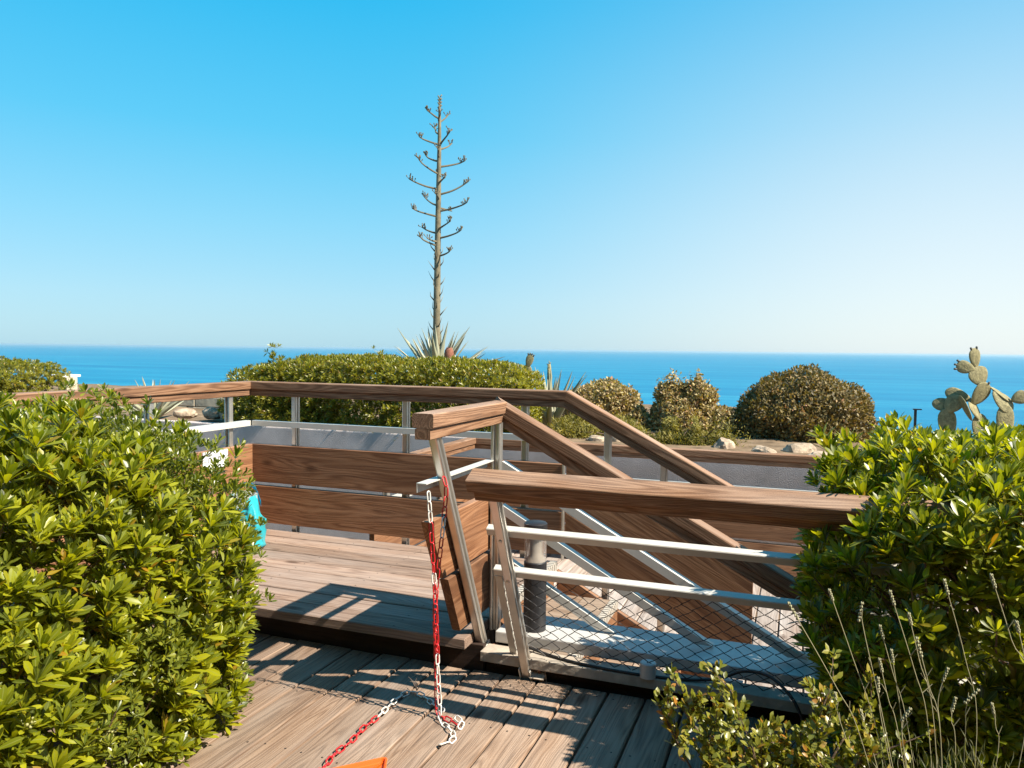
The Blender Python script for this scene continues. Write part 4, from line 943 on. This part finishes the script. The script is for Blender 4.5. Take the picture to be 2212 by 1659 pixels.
for i, (z, dx, dz) in enumerate(BR):
    full = .12 + .40*math.sin(math.pi*min(1, max(.05, (5.35-z)/3.0)))
    dy = math.sqrt(max(0, full**2 - dx*dx))*.8*(1 if i % 2 else -1)
    x0 = -5.62; p0 = Vector((x0, 11.5, z)); e = Vector((x0+dx, 11.5+dy, z+dz)); h = Vector((dx, dy, 0))
    wob = rng.normal(0, .012, 3); path = smooth_path([p0, p0 + h*.38 + Vector((wob[0], wob[1], dz*.25)), p0 + h*.78 + Vector((wob[1], wob[2], dz*.62)), e], 5)
    mb = MB(); mb.tube(path, [.018-.009*j/(len(path)-1) for j in range(len(path))], 6)
    for j in range(10 if abs(dx) > .12 else 5):     # candelabra of dried pedicels
        q = path[-1-(j % 5)]; d = Vector((rng.normal(0, .030), rng.normal(0, .03), rng.uniform(.025, .07))); mb.tube([q, q+d*.6, q+d], [.006, .005, .008], 5)
        mb.lathe([(0, -.005), (.010, .0), (.009, .014), (0, .02)], 6, 0, tuple(q+d))
    put('branch', mb.mesh(), None, stalk, M_AGBR)
agave((-2.62, 8.25, .42), 'pale grey-green agave at the right end of the clipped hedge', 26, .70, .055, 40, 86, 8)
agave((-7.5, 7.35, .38), 'agave tips rising above the left handrail beside the hedge', 22, .58, .05, 25, 82, 12)
dh = put('dried_flower_head', None); bpy.data.objects.remove(dh)
mb = MB(); mb.lathe([(.02, -.3), (.03, 0), (.065, .05), (.078, .14), (.07, .23), (.04, .28), (0, .29)], 14, 0, (-5.27, 11.2, 1.04))
dh = put('dried_flower_head', mb.mesh(True), None, None, M_DRY); tag(dh, 'rust-red dried flower head among the agave leaves', 'flower')

# ---------------------------------------------------------------- prickly pears
def pad_mesh(L, W, T=.028):
    bm = bmesh.new(); bmesh.ops.create_uvsphere(bm, u_segments=20, v_segments=14, radius=1)
    for v_ in bm.verts:
        x, y, z = v_.co; t = max(0, (y+1)/2); w = (.55+.55*t**.8) if t < .75 else 1.02; v_.co = Vector((x*W/2*w, t*L, z*T*(1-.3*t)*(.8+.2*abs(x))))
    me = bpy.data.meshes.new('pad'); bm.to_mesh(me); bm.free(); me.polygons.foreach_set('use_smooth', [True]*len(me.polygons)); return me
def prickly(loc, label, pads, fruits, seed):
    t = thing('prickly_pear', loc, label, 'cactus'); r_ = random.Random(seed)
    for i, (a, b, w, yaw) in enumerate(pads):
        a = Vector(a); b = Vector(b); d = (b-a); L = d.length*1.03; y = d.normalized(); z = Vector((math.sin(R(yaw)), -math.cos(R(yaw)), .15)); z = (z - y*z.dot(y)).normalized(); x = y.cross(z)
        M = Matrix(((x.x, y.x, z.x, a.x), (x.y, y.y, z.y, a.y), (x.z, y.z, z.z, a.z), (0, 0, 0, 1)))
        p = put('pad', pad_mesh(L, w*1.15, .018), M, t, M_CACT)
        for k in range(fruits.get(i, 0)):
            q = (k+.5)/fruits[i]-.5; f0 = b - y*L*.03*(1+abs(q)*6) + x*q*w*.9; mb = MB(); dd = (y + x*q*.8).normalized()
            mb.tube([f0, f0+dd*.012, f0+dd*.026, f0+dd*.030], [.006, .010, .010, .005], 7); put('fruit', mb.mesh(True), None, p, M_FRUIT)
prickly((1.5, 8.0, .5), 'prickly pear cactus with stacked pads rising behind the right bush', [
    ((1.552, 8.0, 1.02), (1.488, 7.98, 1.185), .19, 25), ((1.493, 7.99, 1.175), (1.468, 7.97, 1.355), .115, 30), ((1.484, 7.97, 1.16), (1.33, 7.93, 1.205), .115, -20),
    ((1.475, 8.0, .843), (1.60, 8.02, 1.035), .19, 50), ((1.64, 8.03, .97), (1.80, 8.05, .80), .16, 40), ((1.62, 8.06, 1.01), (1.80, 8.1, .88), .12, 85),
    ((1.79, 8.05, .89), (1.92, 8.07, .945), .12, 20), ((1.474, 8.03, .885), (1.27, 8.05, .96), .12, 10), ((1.40, 8.03, .82), (1.165, 8.05, .845), .12, 20),
    ((1.275, 8.0, .765), (1.37, 8.0, .918), .15, -10), ((1.55, 8.0, .70), (1.455, 8.0, .885), .15, 60), ((1.47, 7.95, .70), (1.365, 7.95, .925), .13, 100),
    ((1.55, 8.0, .50), (1.54, 8.0, .76), .16, 30), ((1.30, 8.0, .5), (1.27, 8.0, .80), .15, 0), ((1.75, 8.02, .5), (1.74, 8.02, .85), .16, 20)], {1: 2, 2: 3, 3: 1}, 1)
prickly((-3.0, 9.5, .5), 'small prickly pear tips peeping over the right end of the clipped hedge', [
    ((-3.36, 9.5, .85), (-3.34, 9.5, 1.10), .13, 20), ((-3.34, 9.5, 1.06), (-3.29, 9.5, 1.235), .10, 15), ((-3.45, 9.5, .85), (-3.50, 9.5, 1.08), .12, 0), ((-3.7, 9.6, .8), (-3.72, 9.6, 1.12), .13, 30)], {1: 4}, 2)
mb = MB(); mb.tube([(-3.02, 9.4, .5), (-3.0, 9.4, .95), (-3.01, 9.4, 1.12)], [.03, .035, .02], 8)
for k in range(10): a = k*2.3; q = Vector((-3.01, 9.4, .95+.02*k)); mb.tube([q, q+Vector((math.cos(a)*.03, math.sin(a)*.03, .03))], [.008, .004], 4)
tag(put('cactus_column', mb.mesh(True), None, None, M_CACT), 'small columnar cactus between the hedge and the pale agave', 'cactus')
mp_ = thing('marker_post', (1.4, 11, 0), 'thin dark metal post far behind the right bush', 'post')
mb = MB(); mb.box((1.385, 10.98, -.2), (1.415, 11.01, .585)); put('shaft', mb.mesh(), None, mp_, M_ANTH)
mb = MB(); mb.box((1.37, 10.97, .586), (1.47, 11.02, .60)); put('top_plate', mb.mesh(), None, mp_, M_ANTH)

# ---------------------------------------------------------------- sea haze
M_HAZE = bpy.data.materials.new('haze'); M_HAZE.use_nodes = True; hn = M_HAZE.node_tree.nodes; hn.remove(hn['Principled BSDF'])
pv = hn.new('ShaderNodeVolumePrincipled'); pv.inputs['Color'].default_value = (.55, .78, .93, 1); pv.inputs['Density'].default_value = 1/26000; pv.inputs['Anisotropy'].default_value = .2
M_HAZE.node_tree.links.new(pv.outputs[0], hn['Material Output'].inputs['Volume'])
mb = MB(); mb.box((-61000, -9000, -63.5), (61000, 61000, 7.5)); hz = put('haze', mb.mesh(), None, None, M_HAZE); hz['kind'] = 'stuff'
